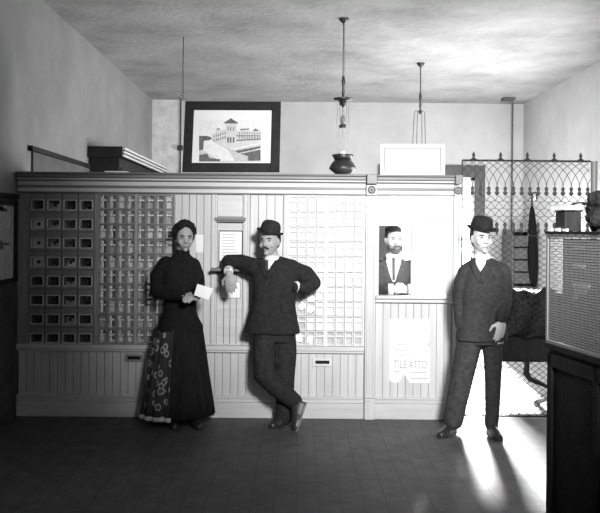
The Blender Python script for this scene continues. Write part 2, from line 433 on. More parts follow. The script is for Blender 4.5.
# large boxes, four columns of eight
cwA, chA = 16.2 * S, 19.05 * S
colsA = [(X(29.6) + i * cwA, X(29.6) + (i + 1) * cwA) for i in range(4)]
zA = Z(195.6)
rowsA = [(zA - (i + 1) * chA, zA - i * chA) for i in range(7)] ; rowsA.append((ZBm + .012, zA - 7 * chA))
caseA = case('lock_box_case', XA, XB - .001, ZBm, ZT, colsA, rowsA, 'dark case of large lock boxes at the left end of the screen', 'case_wood')
def ring_mesh(m, x0, x1, z0, z1, a0, a1, c0, c1, y0, y1):
    m.box(x0, a0, y0, y1, z0, z1); m.box(a1, x1, y0, y1, z0, z1); m.box(a0, a1, y0, y1, z0, c0); m.box(a0, a1, y0, y1, c1, z1)
def large_door(org, par):
    w_, h_ = cwA / 2 - .003, chA / 2 - .003
    ox, oy, oz = org
    d = MB(); wx, wz0, wz1 = .048, -.052, .022
    ring_mesh(d, ox - w_, ox + w_, oz - h_, oz + h_, ox - wx, ox + wx, oz + wz0, oz + wz1, oy - .004, oy + .028)
    d.box(ox - .05, ox + .05, oy - .007, oy - .004, oz + .040, oz + .044); d.box(ox - .05, ox + .05, oy - .007, oy - .004, oz + .070, oz + .073)
    o = d.build('box_door', 'door_metal', par, origin=org)
    z_ = MB(); ring_mesh(z_, ox - wx - .005, ox + wx + .005, oz + wz0 - .005, oz + wz1 + .005, ox - wx, ox + wx, oz + wz0, oz + wz1, oy - .010, oy - .0045)
    z_.build('glint_bezel', 'glint_metal', o, origin=org)  # bright ring stands in for light catching the window jambs
    B(ox - wx, ox + wx, oy + .024, oy + .026, oz + wz0, oz + wz1).build('window_pane', 'glass', o, origin=org)
    B(ox - .022, ox + .022, oy - .007, oy - .004, oz + .048, oz + .066).build('number_plate', 'small_door_metal', o, origin=org)
    MB().lathe([(.015, 0), (.015, .006), (.008, .009), (.006, .018), (.001, .02)], (ox + .004, oy + .022, oz - .016), 12, Matrix.Rotation(PI / 2, 3, 'X')).build('dial', 'iron', o, origin=org)
    return o
protoA = None
for r, (za, zb) in enumerate(rowsA):
    for c, (xa, xb) in enumerate(colsA):
        org = Vector(((xa + xb) / 2, YF, zb - chA / 2))
        if protoA is None: protoA = large_door(org, caseA)
        else:
            o = copy_tree(protoA, caseA); o.location = org - wo(caseA)
for r, c, tilt in ((1, 0, 0), (2, 0, 0), (3, 0, .0), (3, 2, .5), (1, 1, .3), (0, 1, .2), (5, 2, .1), (6, 2, .3), (2, 1, .15), (4, 2, .1)):
    xa, xb = colsA[c]; za, zb = rowsA[r]; cx, cz = (xa + xb) / 2, zb - chA / 2
    big = c == 0
    M = Matrix.Translation((cx, YF + .05, za + .006)) @ Matrix.Rotation(tilt * .5, 4, 'Y')
    hh = .09 if big else .05 + .03 * random.random()
    tag(B(-.05 if big else -.044, .05 if big else .04, 0, .006, 0, hh, M).build('letter', 'paper' if big or (r, c) == (3, 2) else 'paper_grey'),
        f'letter in the {ordw(r)} box down of the {ordw(c)} column of large lock boxes', 'letter', 'letters in the large lock boxes')
# small boxes: eight columns of ten, dark case and one whitened for glare
def small_door(org, par, m, glass, pm):
    w_, h_ = cw / 2 - .002, ch / 2 - .002
    ox, oy, oz = org; d = MB()
    ring_mesh(d, ox - w_, ox + w_, oz - h_, oz + h_, ox - w_ + .009, ox + w_ - .009, oz - h_ + .008, oz + h_ - .008, oy - .003, oy + .026)
    d.box(ox - w_ + .009, ox + w_ - .009, oy, oy + .02, oz + .008, oz + .022)
    o = d.build('box_door', m, par, origin=org)
    B(ox - w_ + .009, ox + w_ - .009, oy + .022, oy + .024, oz - h_ + .008, oz + h_ - .008).build('window_pane', glass, o, origin=org)
    n = MB(); n.box(ox - .021, ox - .003, oy - .003, oy, oz + .009, oz + .020); n.box(ox + .004, ox + .021, oy - .003, oy, oz + .009, oz + .020)
    n.build('number_plate', pm, o, origin=org)
    return o
cw, ch = 9.15 * S, 14.95 * S
def small_case(x0, x1, px0, label, m, glass, pm, fm, grp, back, n_letters):
    cols = [(X(px0) + i * cw + (.006 if i > 3 else -.006), X(px0) + (i + 1) * cw + (.006 if i > 3 else -.006)) for i in range(8)]
    zt = Z(196)
    rows = [(zt - (i + 1) * ch, zt - i * ch) for i in range(10)]
    cs = case('lock_box_case', x0, x1, ZBm, ZT, cols, rows, label, fm, back, stiles=((cols[3][1] + cols[4][0]) / 2,))
    # rail across the middle of the case
    proto = clear = None
    for r, (za, zb) in enumerate(rows):
        for c, (xa, xb) in enumerate(cols):
            org = Vector(((xa + xb) / 2, YF, (za + zb) / 2))
            if back == 'paper' and (r == 9 or (r in (6, 7) and c < 3) or (r == 8 and c == 1)):
                if clear is None: clear = small_door(org, cs, m, 'glass_half', pm)
                else:
                    o = copy_tree(clear, cs); o.location = org - wo(cs)
            elif proto is None: proto = small_door(org, cs, m, glass, pm)
            else:
                o = copy_tree(proto, cs); o.location = org - wo(cs)
    B(cols[0][0], cols[-1][1], YF - .010, YF - .0035, rows[4][0] - .008, rows[4][0] + .006).build('middle_rail', fm, cs)
    rr = random.Random(5)
    cells = [(r, c) for r in range(10) for c in range(8)]; rr.shuffle(cells)
    for r, c in cells[:n_letters]:
        (xa, xb), (za, zb) = cols[c], rows[r]; wd = (.5 + .4 * rr.random()) * (cw - .012); hh = (.35 + .45 * rr.random()) * ch
        M = Matrix.Translation(((xa + xb) / 2, YF + .045 + .02 * rr.random(), za + .014)) @ Matrix.Rotation((rr.random() - .5) * .3, 4, 'Y')
        tag(B(-wd / 2, wd / 2, 0, .006, 0, min(hh, ch - .03), M).build('letter', 'paper' if rr.random() < .6 else 'paper_grey'),
            f'letter in the {ordw(r)} row down, {ordw(c)} box along, of the {grp}', 'letter', f'letters in the {grp}')
    return cs
caseB = small_case(XB, XC - .001, 99.6, 'dark case of small glass-fronted lock boxes behind the woman', 'small_door_metal', 'glass_lifted', 'paper', 'case_wood', 'dark small lock boxes', None, 34)  # thin white mix in the panes lifts the black cells to grey
caseD = small_case(XD, XE - .005, 289.5, 'glare-whitened case of small lock boxes behind the leaning man', 'pale_frame', 'glass_glare', 'paper', 'pale_frame', 'pale small lock boxes', 'paper', 12)  # overexposure put into the colour of frame, panes and backs

# ---- middle wicket between the small box cases
wk = empty('service_wicket', ((XC + XD) / 2, YF, ZBm), 'tall narrow service wicket with grooved boards between the two small box cases', 'service window')
wx0, wx1 = X(217.5), X(243)
boards(XC + .002, X(211), ZBm, ZT, YF + .012, .062).build('side_boards', 'screen_wood', wk)
boards(X(250), X(283), ZBm, ZT, YF + .012, .062).build('side_boards', 'screen_wood', wk)
for a, c in ((211.3, 217.3), (243.2, 249.7)):
    b = MB(); b.box(X(a), X(c), YF - .01, YF + .03, ZBm, ZT); m_ = (X(a) + X(c)) / 2
    b.box(m_ - .018, m_ - .008, YF - .018, YF - .01, ZBm, ZT); b.box(m_ + .008, m_ + .018, YF - .018, YF - .01, ZBm, ZT)
    b.build('stile', 'screen_wood', wk, bevel=.002)
b = MB(); b.box(X(283.3), XD - .002, YF - .012, YF + .03, ZBm, ZT); b.box(X(284.3), X(284.9), YF - .02, YF - .012, ZBm, ZT); b.build('stile', 'screen_wood', wk, bevel=.002)
B(XC + .002, XD - .002, YF + .031, YF + .045, ZBm, ZT).build('backing', 'case_wood', wk)
B(wx0, wx1, YF + .02, YF + .028, Z(217), ZT).build('transom_panel', 'screen_wood_flat', wk)
b = MB(); b.box(X(215), X(246), YF - .035, YF + .028, Z(220.8), Z(218.2)); b.box(X(216), X(245), YF - .025, YF + .028, Z(222.8), Z(221))
b.build('head_ledge', 'cornice_dark', wk, bevel=.003)
B(wx0, wx1, YF + .02, YF + .028, Z(267.5), Z(223)).build('sash_panel', 'screen_wood_flat', wk)
zl = Z(268.2)
b = MB(); b.box(X(213), X(248), YF - .15, YF - .021, zl - .024, zl); b.box(wx0, wx1, YF - .03, YF + .028, zl - .05, zl - .025)
b.build('arm_ledge', 'cornice_dark', wk, bevel=.004)
B(wx0, wx1, YF + .02, YF + .028, ZBm, zl - .052).build('lower_panel', 'screen_wood_flat', wk)
b = MB()
for px in (224.2, 230.5, 236.8): b.box(X(px) - .003, X(px) + .003, YF + .017, YF + .02, ZBm + .01, zl - .06)
b.build('panel_bead', 'cornice_dark', wk)
def card(name, x0, x1, y0, y1, Y, label, cat='notice', m='paper', group=None, t=.003):
    return tag(B(X(x0), X(x1), Y - t, Y, Z(y1), Z(y0)).build(name, m), label, cat, group)
# notice in the wicket sash
nt_ = empty('notice', (X(230.5), YF + .018, Z(262)), 'white framed notice hanging in the narrow service wicket', 'notice')
B(X(219.5), X(242), YF + .014, YF + .019, Z(262), Z(232)).build('sheet', 'paper', nt_)
b = MB(); b.box(X(219), X(242.6), YF + .008, YF + .019, Z(232), Z(231)); b.box(X(241.9), X(242.8), YF + .008, YF + .019, Z(262), Z(232)); b.box(X(218.8), X(219.5), YF + .008, YF + .019, Z(262), Z(232)); b.box(X(219), X(242.6), YF + .008, YF + .019, Z(262.7), Z(262))
b.build('frame', 'iron', nt_)
b = MB()
for py in range(235, 261, 3): b.box(X(222), X(222 + 12 + 5 * random.random()), YF + .0125, YF + .014, Z(py + .6), Z(py))
b.build('lettering', 'ink_pale', nt_)
cd_ = empty('card', (X(231), YF + .018, Z(299)), 'white card tacked on the wicket panel below the arm ledge', 'card')
B(X(221), X(240.5), YF + .010, YF + .0135, Z(298.5), Z(283)).build('sheet', 'paper', cd_)
B(X(220.5), X(241), YF + .0138, YF + .0168, Z(299), Z(282.5)).build('border', 'cornice_dark', cd_)
card('notice', 196, 203.5, 235.5, 253.5, YF + .0095, 'small white notice on grooved boards just right of the woman head')
card('paper_slip', 146.6, 149.6, 361, 383, YF + .0095, 'narrow white slip of paper on the base boards beside the patterned skirt', 'paper')

# ---- clerk window bay
bay = empty('clerk_window', ((XF + XG) / 2, YF, 0), 'wide cream bay with open clerk window and panelled base', 'service window')
corn(XF, XG, bay)
boards(XF + .002, XG - .002, Z(397), Z(302), YF + .012, .066).build('beadboard', 'screen_wood', bay)
B(XF, XG, YF + .026, YF + .05, 0, Z(302)).build('backing', 'case_wood', bay)
B(XF, XG, YF - .012, YF + .024, 0, ZB1).build('baseboard', 'screen_wood_flat', bay, bevel=.004)
b = MB(); b.box(XF, XG, YF - .004, YF + .024, ZB1 + .002, ZB2 - .018); b.box(XF, XG, YF - .016, YF + .024, ZB2 - .017, ZB2); b.build('base_moulding', 'screen_wood_flat', bay, bevel=.003)
b = MB(); b.box(XF, XG, YF - .06, YF + .10, Z(297.6), Z(295)); b.box(XF, XG, YF - .03, YF + .05, Z(301.5), Z(298)); b.build('window_sill', 'screen_wood_flat', bay, bevel=.004)
OX0, OX1, OZ0, OZ1 = X(378.5), X(411.5), Z(294.8), Z(225)
b = MB(); b.box(XF, OX0, YF, YF + .04, OZ0, ZT); b.box(X(447), XG, YF, YF + .04, OZ0, ZT); b.box(OX0, X(447), YF, YF + .04, Z(214), ZT); b.box(OX1, OX1 + .02, YF, YF + .04, OZ0, Z(225)); b.box(OX0, X(447), YF + .004, YF + .04, Z(225), Z(214.5))
b.build('window_frame', 'screen_wood', bay)
b = MB(); b.box(OX0, X(447), YF - .008, YF, Z(215.2), Z(214)); b.box(X(446.2), X(447.6), YF - .008, YF, OZ0, Z(214)); b.box(OX0 - .006, OX0 + .004, YF - .008, YF, OZ0, Z(214))
b.build('frame_bead', 'screen_wood_flat', bay)
B(OX1 + .021, X(447) - .001, YF + .012, YF + .018, OZ0, Z(225)).build('flare_pane', 'glass_flare', bay)  # added pane, its whiteness standing in for flare over this half
# clerk's counter shelf inside
tag(B(XF, XG, YF + .11, YF + .36, Z(297.6) - .05, Z(297.6) - .02).build('counter_shelf', 'screen_wood_flat'), 'inner counter shelf the clerk leans on behind his window', 'shelf')
# poster below the window
po = empty('poster', (X(411), YF + .008, Z(382)), 'large white poster with torn lower corner under the clerk window', 'poster')
b = MB(); yy = YF + .0075
pts = [(390.5, 318), (430.5, 318), (430.5, 340), (428.6, 344), (431, 346), (431, 382), (411, 382), (405.5, 373), (400.5, 381.5), (395, 382), (391, 380)]
front = [Vector((X(a), yy, Z(c))) for a, c in pts]; back_ = [p + Vector((0, .002, 0)) for p in front]
b.poly(front); b.poly(list(reversed(back_)))
for i in range(len(front)):
    j = (i + 1) % len(front); b.quad(front[j], front[i], back_[i], back_[j])
b.build('sheet', 'paper', po)
def text(body, x, y, z, h, mname, par, name='lettering', align='CENTER', bold=0):
    c = bpy.data.curves.new(name, 'FONT'); c.body = body; c.size = h / .7; c.align_x = align; c.extrude = .0006; c.offset = bold
    o = link(name, c, (x, y, z), par); o.rotation_euler = (PI / 2, 0, 0); c.materials.append(MAT[mname])
    dg = bpy.context.evaluated_depsgraph_get(); me = bpy.data.meshes.new_from_object(o.evaluated_get(dg)); q = link(name, me, (x, y, z), par); q.rotation_euler = (PI / 2, 0, 0)
    bpy.data.objects.remove(o); return q
text('TILE ATTD.', X(412.5), yy - .001, Z(367.5), 8 * S, 'ink_pale', po, bold=.0008).scale.x = .62
b = MB()
for py, x0, x1 in ((371.5, 412, 428), (377.5, 412, 430), (370.8, 396, 401), (355, 400, 426), (350, 396, 430), (344, 398, 424)):
    b.box(X(x0), X(x1), yy - .0012, yy - .0002, Z(py + .5), Z(py - .4))
b.build('small_print', 'ink_pale', po)
# papers pinned inside the pale boxes, by the leaning man's hip
for i, (px, py, a) in enumerate(((303, 306, .3), (311, 309, -.25), (311.5, 298, .15), (300, 338, .2), (311, 340, 0), (322, 288, -.1))):
    M = Matrix.Translation((X(px), YF - .006, Z(py))) @ Matrix.Rotation(a, 4, 'Y')
    q = MB(); k = 9
    f_ = [M @ Vector((.030 * math.cos(2 * PI * j / k) * (1 + .25 * math.sin(3 * j + i)), 0, .036 * math.sin(2 * PI * j / k) * (1 + .2 * math.cos(2 * j + i)))) for j in range(k)]
    q.rings([[p + Vector((0, .002, 0)) for p in f_], f_]); 
    tag(q.build('paper_scrap', 'paper'), ['curled white scrap of paper on the pale boxes just beside the leaning man hip', 'second white scrap of paper, right of the one at the hip', 'white scrap of paper under the bent elbow', 'low white scrap of paper half hidden by the coat hem', 'low white scrap of paper just clear of the coat hem', 'white scrap of paper right of the bent elbow'][i], 'paper', 'paper scraps on the pale boxes')

# ================================================================== THINGS ON TOP OF AND BEHIND THE SCREEN
def framed(name, pts, Ytop, Ybot, label, cat, border, fm, im, thick=.03):
    """pts: corner pixels tl,tr,br,bl ; stands on the cornice leaning back"""
    r = empty(name, P((pts[2][0] + pts[3][0]) / 2, pts[2][1], Ybot), label, cat)
    tl, tr = P(*pts[0], Ytop), P(*pts[1], Ytop); br, bl = P(*pts[2], Ybot), P(*pts[3], Ybot)
    n = (tr - tl).cross(bl - tl).normalized()
    if n.y > 0: n = -n
    def at(u, v, d=0):
        a = tl.lerp(tr, u); c = bl.lerp(br, u); return a.lerp(c, v) + n * d
    W, Hh = (tr - tl).length, (bl - tl).length
    bu, bv = border / W, border / Hh
    def slab(m, u0, u1, v0, v1, d0, d1):
        q = [at(u0, v0, d1), at(u1, v0, d1), at(u1, v1, d1), at(u0, v1, d1)]; p = [at(u0, v0, d0), at(u1, v0, d0), at(u1, v1, d0), at(u0, v1, d0)]
        m.rings([p, q])
    m = MB(); slab(m, 0, bu, 0, 1, -.01, thick); slab(m, 1 - bu, 1, 0, 1, -.01, thick); slab(m, bu, 1 - bu, 0, bv, -.01, thick); slab(m, bu, 1 - bu, 1 - bv, 1, -.01, thick)
    m.build('frame', fm, r, bevel=.004)
    m = MB(); slab(m, bu, 1 - bu, bv, 1 - bv, -.008, .006); m.build('mount', im, r)
    return r, at, slab, bu, bv
ytop = YF + DEP * .55
r, at, slab, bu, bv = framed('framed_picture', ((185.5, 101.5), (281, 102), (279.5, 172.3), (182.3, 172)), ytop + .05, ytop - .05, 'dark framed engraving of a towered corner building standing on the cornice', 'picture', .078, 'black_frame', 'mount_board', .014)
# the engraving: coordinates in the zoomed survey frame mapped to the sheet
def uv(x, y):
    px, py = 180 + x / 5.4545, 95 + y / 5.45
    v = (py - 101.8) / 70.2; xl = 185.5 - 3.2 * v; xr = 281 - 1.5 * v
    return (px - xl) / (xr - xl), v
def pm(mb, pts, d):
    mb.poly([at(*uv(*p), d) for p in pts])
m = MB(); m.m = 0; pm(m, [(105, 140), (440, 140), (440, 365), (105, 365)], .0075)
m.build('print', ['print_light'], r)
m = MB()
m.m = 0
for q in ([(105, 228), (180, 232), (215, 262), (262, 292), (300, 300), (440, 268), (440, 365), (105, 365)],): pm(m, q, .0080)
m.build('street', 'print_mid', r)
m = MB(); pm(m, [(110, 250), (165, 245), (260, 300), (300, 360), (215, 360), (120, 300)], .0083); m.build('roadway', 'print_light', r)
m = MB()
pm(m, [(248, 158), (310, 158), (306, 290), (252, 290)], .0086); pm(m, [(175, 215), (248, 188), (252, 288), (175, 255)], .0086); pm(m, [(308, 200), (440, 196), (440, 262), (306, 290)], .0086)
pm(m, [(195, 195), (220, 188), (220, 206), (195, 214)], .0086); pm(m, [(330, 186), (378, 186), (378, 202), (330, 202)], .0086)
m.build('building', 'print_tone', r)
m = MB()
pm(m, [(240, 158), (244, 150), (268, 136), (278, 128), (288, 136), (312, 150), (318, 158)], .0090); pm(m, [(195, 196), (207, 184), (222, 188)], .0090); pm(m, [(395, 198), (412, 184), (432, 198)], .0090)
pm(m, [(328, 188), (378, 184), (378, 190), (328, 194)], .0090); pm(m, [(308, 222), (440, 222), (440, 227), (308, 228)], .0090); pm(m, [(308, 246), (440, 240), (440, 246), (308, 253)], .0090)
for x in range(322, 440, 14): pm(m, [(x, 230), (x + 6, 230), (x + 6, 240), (x, 240)], .0090); pm(m, [(x, 206), (x + 5, 206), (x + 5, 217), (x, 217)], .0090)
for x in range(184, 246, 12):
    y = 216 - (x - 184) * .3; pm(m, [(x, y + 8), (x + 5, y + 6), (x + 5, y + 18), (x, y + 19)], .0090); pm(m, [(x, y + 28), (x + 5, y + 27), (x + 5, y + 42), (x, y + 42)], .0090)
for x in (258, 272, 288): pm(m, [(x, 232), (x + 9, 232), (x + 9, 262), (x, 262)], .0090); pm(m, [(x + 2, 176), (x + 7, 176), (x + 7, 198), (x + 2, 198)], .0090)
for q in ([(105, 226), (150, 226), (175, 236), (160, 250), (130, 252), (128, 300), (105, 305)], [(105, 330), (150, 322), (160, 345), (220, 352), (218, 364), (105, 364)], [(300, 308), (440, 280), (440, 290), (320, 318)], [(330, 322), (440, 300), (440, 358), (372, 360), (372, 335)]): pm(m, q, .0092)
m.build('shading', 'print_dark', r)
r2, at2, slab2, bu2, bv2 = framed('framed_card', ((380, 144.2), (444.8, 144.2), (444.8, 175.4), (380, 175.4)), ytop + .02, ytop - .03, 'white framed blank sheet standing on the cornice above the clerk window', 'picture', .034, 'white_frame', 'paper', .012)
m = MB()
for u0, u1, v0, v1 in ((bu2, 1 - bu2, bv2, bv2 + .025), (bu2, bu2 + .012, bv2, 1 - bv2), (1 - bu2 - .012, 1 - bu2, bv2, 1 - bv2)): slab2(m, u0, u1, v0, v1, .006, .0075)
m.build('inner_line', 'cornice_dark', r2)
# loose paper on the cornice, left
q = MB(); c = P(117, 169.5, YF + .02); c.z = ZK1 + .001
q.box(c.x - .09, c.x + .09, c.y - .06, c.y + .10, c.z, c.z + .012, None)
tag(q.build('paper_bundle', 'paper'), 'white folded papers lying on the cornice in front of the dark cabinet', 'paper')
# tall cabinet by the left wall
cb = empty('tall_cabinet', (-2.13, 10.5, 0), 'tall dark cabinet with lit cornice ridges coloured pale against left wall behind the screen', 'cabinet')
B(XL + .002, -2.00, 9.48, 12.6, 0, 2.36).build('carcass', 'cabinet_wood', cb)
b = MB(); b.box(XL + .002, -1.955, 9.42, 12.65, 2.361, 2.48); b.build('cornice', 'cabinet_wood', cb)
b = MB()
for i in range(3): b.box(-1.954, -1.94 + .008 * i, 9.43, 12.64, 2.372 + i * .037, 2.372 + i * .037 + .022)
b.build('lit_ridge', 'cabinet_lit', cb)  # pale colour stands in for light caught by the cornice mouldings
b = MB()
for i in range(4): b.box(-1.999, -1.985, 9.55 + i * .76, 10.2 + i * .76, .2, 2.25)
b.build('door', 'cabinet_wood', cb, bevel=.005)
# conduit beside the pier, with a small bracket
g = empty('conduit_pipe', P(181, 171, 13.5), 'thin vertical pipe with small black bracket beside the dark framed picture', 'pipe')
x = P(180.5, 140, 13.56).x
MB().tube([(x, 13.56, ZC), (x, 13.56, .4)], .012, 6).build('pipe', 'far_wood', g)
B(x - .04, x + .04, 13.5, 13.57, P(181, 150, 13.5).z, P(181, 145, 13.5).z).build('bracket', 'iron', g, bevel=.01)
# hanging cord with hook
yc = 9.15; tp = P(183.5, 44, yc); bt = P(182, 97, yc); xx = tp.x
g = empty('hanging_cord', (xx, yc, bt.z), 'thin cord with hooked end hanging from the ceiling left of the framed engraving', 'cord')
MB().tube([(xx, yc, ZC), (xx - .004, yc, (ZC + bt.z) / 2), (xx, yc, bt.z + .03)], .0045, 6).build('cord', 'iron', g)
MB().tube([(xx + .02 * math.sin(t) - .02, yc, bt.z + .02 * math.cos(t)) for t in [i * .5 for i in range(11)]], .005, 6).build('hook', 'iron', g)

# gas lamps
def gas_lamp(px, pyt, pyc, pyb, Y, label, full):
    x = P(px, pyc, Y).x; zc = P(px, pyc, Y).z; zb = P(px, pyb, Y).z; s = Y / F
    g = empty('gas_lamp', (x, Y, zb), label, 'lamp', 'hanging gas lamps')
    MB().lathe([(.05, ZC - .001), (.045, ZC - .02), (.012, ZC - .05), (.006, ZC - .07)][::-1], (x, Y, 0), 14).build('ceiling_rose', 'brass', g, smooth=True)
    MB().tube([(x, Y, ZC - .05), (x, Y, zc + .03)], .008, 6).build('rod', 'brass', g)
    MB().lathe([(.010, zc + .24), (.020, zc + .19), (.010, zc + .13), (.016, zc + .08), (.008, zc + .03)][::-1], (x, Y, 0), 10).build('link', 'brass', g, smooth=True)
    if full:
        MB().lathe([(.004, -.07), (.03, -.04), (.04, -.01), (.085, .005), (.10, .02), (.085, .022), (.02, .03)], (x, Y, zc), 16).build('crown', 'brass', g, smooth=True)
        for a in range(4):
            dx, dy = .065 * math.cos(a * PI / 2 + .5), .065 * math.sin(a * PI / 2 + .5)
            MB().tube([(x + dx, Y + dy, zc + .005), (x + dx, Y + dy, zb + .09)], .0042, 6).build('chain', 'brass', g)
        MB().tube([(x, Y, zc - .05), (x, Y, zb + .08)], .008, 6).build('centre_rod', 'brass', g)
        zz = zc - .19
        MB().lathe([(.004, .05), (.022, .03), (.026, -.01), (.018, -.05)][::-1], (x, Y, zz), 12).build('weight', 'booth_mesh', g, smooth=True)
        MB().lathe([(.03, -.075), (.04, -.06), (.03, -.045)], (x, Y, zz), 12).build('weight_collar', 'brass', g, smooth=True)
        # shade holder ring and lamp body
        b = MB()
        k = 24
        rs = [[(x + r_ * math.cos(2 * PI * j / k), Y + r_ * math.sin(2 * PI * j / k), z_) for j in range(k)] for r_, z_ in ((.10, zb + .13), (.108, zb + .125), (.078, zb + .075), (.072, zb + .08), (.10, zb + .13))]
        b.rings(rs, cap=False); b.build('gallery', 'brass', g, smooth=True)
        MB().lathe([(.01, -.10), (.08, -.08), (.132, -.035), (.128, -.015), (.108, .02), (.075, .058), (.066, .066), (.02, .068)], (x, Y, zb + .025), 24).build('font', 'brass', g, smooth=True)
        MB().lathe([(.026, .04), (.036, .075), (.030, .11), (.022, .125)], (x, Y, zb + .04), 14).build('chimney', 'paper', g, smooth=True)
    else:
        MB().lathe([(.004, -.03), (.022, -.01), (.022, .015), (.008, .03)], (x, Y, zc), 14).build('crown', 'brass', g, smooth=True)
        for dx, sx in ((-.075, -1), (-.035, -1), (.02, 1), (.055, 1)):
            MB().tube([(x + dx * .3, Y, zc + .01), (x + dx * .8, Y, zc + .012), (x + dx, Y, zc - .03), (x + dx * 1.25, Y, zb + .12)], .0042, 6).build('chain', 'brass', g)
        MB().lathe([(.005, -.1), (.09, -.08), (.12, -.01), (.10, .04), (.03, .08), (.02, .14)], (x, Y, zb), 20).build('font', 'brass', g, smooth=True)
    return g
gas_lamp(343.2, 18, 100.5, 168, 8.3, 'hanging gas lamp with crown and four chains, rightly above the leaning man', True)
gas_lamp(420.3, 62, 112, 160, 10.46, 'farther hanging gas lamp half hidden behind the white framed sheet', False)
for o in COL.objects:
    if o.name == 'gas_lamp': o['label'] = 'nearer hanging gas lamp with dark crown and chains above the pale lock boxes'
# pipe in the far right corner and ceiling plate
x = P(514, 130, 13.5).x
tag(MB().tube([(x, 13.6, ZC), (x, 13.6, .5)], .013, 6).build('conduit_pipe', 'brick_dark'), 'thin vertical pipe near the far right corner above the cage', 'pipe')
c = P(505, 101, 13.3)
tag(B(c.x - .09, c.x + .09, 13.0, 13.2, ZC - .04, ZC - .001).build('ceiling_plate', 'brick_dark'), 'small dark plate on the ceiling near the far right corner', 'plate')
# far sorting desk against the back wall
fd = empty('sorting_desk', (P(518, 240, 13).x, 13.2, 0), 'grey sorting desk with pigeonholes against back wall behind the cage', 'desk')
x0, x1 = P(507, 240, 13).x, P(531, 240, 13).x; zt = P(518, 232, 13).z
x1 = min(x1, XR - .02)
b = MB(); b.box(x0, x0 + .03, 12.7, 13.3, 0, zt); b.box(x1 - .03, x1, 12.7, 13.3, 0, zt); b.box(x0, x1, 13.3, 13.32, 0, zt); b.box(x0, x1, 12.68, 13.3, zt, zt + .04); b.box(x0 + .03, x1 - .03, 12.7, 13.3, .7, .76)
b.build('carcass', 'far_wood', fd)
for i in range(4): B(x0 + .035, x1 - .035, 12.69, 13.28, .80 + i * .185, .965 + i * .185).build('drawer', 'far_wood', fd, bevel=.008)

# ================================================================== FRAMED NOTICE ON THE LEFT WALL
fn = empty('framed_notice', (XL + .05, 6.5, 1.0), 'framed printed notice on the left wall beside the large lock boxes', 'notice')
ya, yb, za, zb = 5.2, 6.94, 1.13, 1.775
b = MB(); X0 = XL + .031
b.box(X0, X0 + .03, ya, yb, zb - .03, zb); b.box(X0, X0 + .03, ya, yb, za, za + .03); b.box(X0, X0 + .03, ya, ya + .05, za, zb); b.box(X0, X0 + .03, yb - .06, yb, za, zb)
b.build('frame', 'black_frame', fn, bevel=.004)
B(X0, X0 + .012, ya + .05, yb - .06, za + .03, zb - .03).build('sheet', 'poster_paper', fn)
b = MB(); rr = random.Random(3)
for i in range(26):
    y = ya + .1 + rr.random() * (yb - ya - .5); z = za + .08 + rr.random() * .5; b.box(X0 + .012, X0 + .0135, y, y + .1 + rr.random() * .28, z, z + .015 + rr.random() * .02)
b.build('printing', 'ink', fn)

# ================================================================== WIRE CAGE
YC = 7.14; SC = YC / F
def XC_(px): return (px - CX) * SC
def ZC_(py): return EYE - (py - CY) * SC + .0
cage = empty('wire_cage', ((XC_(461.5) + XC_(590)) / 2, YC, 0), 'tall wire mesh cage with arched top and spearheads to right of the screen', 'wire partition')
cx0, cx1 = XC_(461.8), XC_(590); zt = ZC_(158.8)
b = MB(); b.tube([(cx0, YC, zt), (cx1, YC, zt)], .008, 8); b.build('top_rail', 'iron', cage)
b = MB(); b.tube([(cx0, YC, .02), (cx1, YC, .02)], .007, 8)
for i in range(14): b.box(cx0 + .04 + i * .075, cx0 + .046 + i * .075, YC - .008, YC + .008, .02, .04)
b.build('bottom_rail', 'iron', cage)
MB().tube([(cx0, YC, 0), (cx0, YC, zt)], .007, 8).build('end_post', 'iron', cage)
b = MB(); b.tube([(cx1 + .03, YC, 0), (cx1 + .03, YC, zt - .0)], .027, 12); b.build('corner_post', 'booth_mesh', cage)
for px in (473, 500, 526.7, 553.5, 580):
    MB().lathe([(.03, 0), (.024, .006), (.010, .016), (.009, .024), (.015, .036), (.010, .05), (.003, .066)], (XC_(px) , YC, zt + .006), 10).build('finial', 'iron', cage, smooth=True)
ds = 8.24 * SC; dx0 = XC_(472); n = 15
zd0, zd1, ze0, ze1 = ZC_(194), ZC_(184.5), ZC_(232), ZC_(220)
def spear(x, z0, z1):
    h = z1 - z0
    m = MB(); m.lathe([(.002, 0), (.016, h * .16), (.021, h * .34), (.009, h * .52), (.013, h * .62), (.018, h * .76), (.010, h * .93), (.003, h)], (x, YC, z0), 10)
    for i in range(len(m.v)): m.v[i].y = YC + (m.v[i].y - YC) * .45
    return m.build('spearhead', 'iron', cage, origin=(x, YC, z0), smooth=True)
sp = None
for row, (a, c) in enumerate(((zd0, zd1), (ze0, ze1))):
    for i in range(n):
        x = dx0 + i * ds
        if row == 0 or True:
            if sp is None or (row == 1 and i == 0): sp = spear(x, a, c)
            else:
                o = copy_tree(sp, cage); o.location = Vector((x, YC, a)) - wo(cage)
# arched wires between the top rail and the spearheads
b = MB(); rw = .0024
for i in range(-3, n + 3):
    x = dx0 + i * ds
    for sg in (-1, 1):
        pts = []
        for k in range(9):
            t = k / 8; pts.append((x + sg * 2.6 * ds * t ** 1.7, YC + sg * .002, zd1 + (zt - zd1) * (1 - (1 - t) ** 1.25)))
        pts = [p for p in pts if cx0 - .001 <= p[0] <= cx1]
        if len(pts) > 1: b.tube(pts, rw, 5)
b.build('arched_wires', 'iron_mesh', cage)
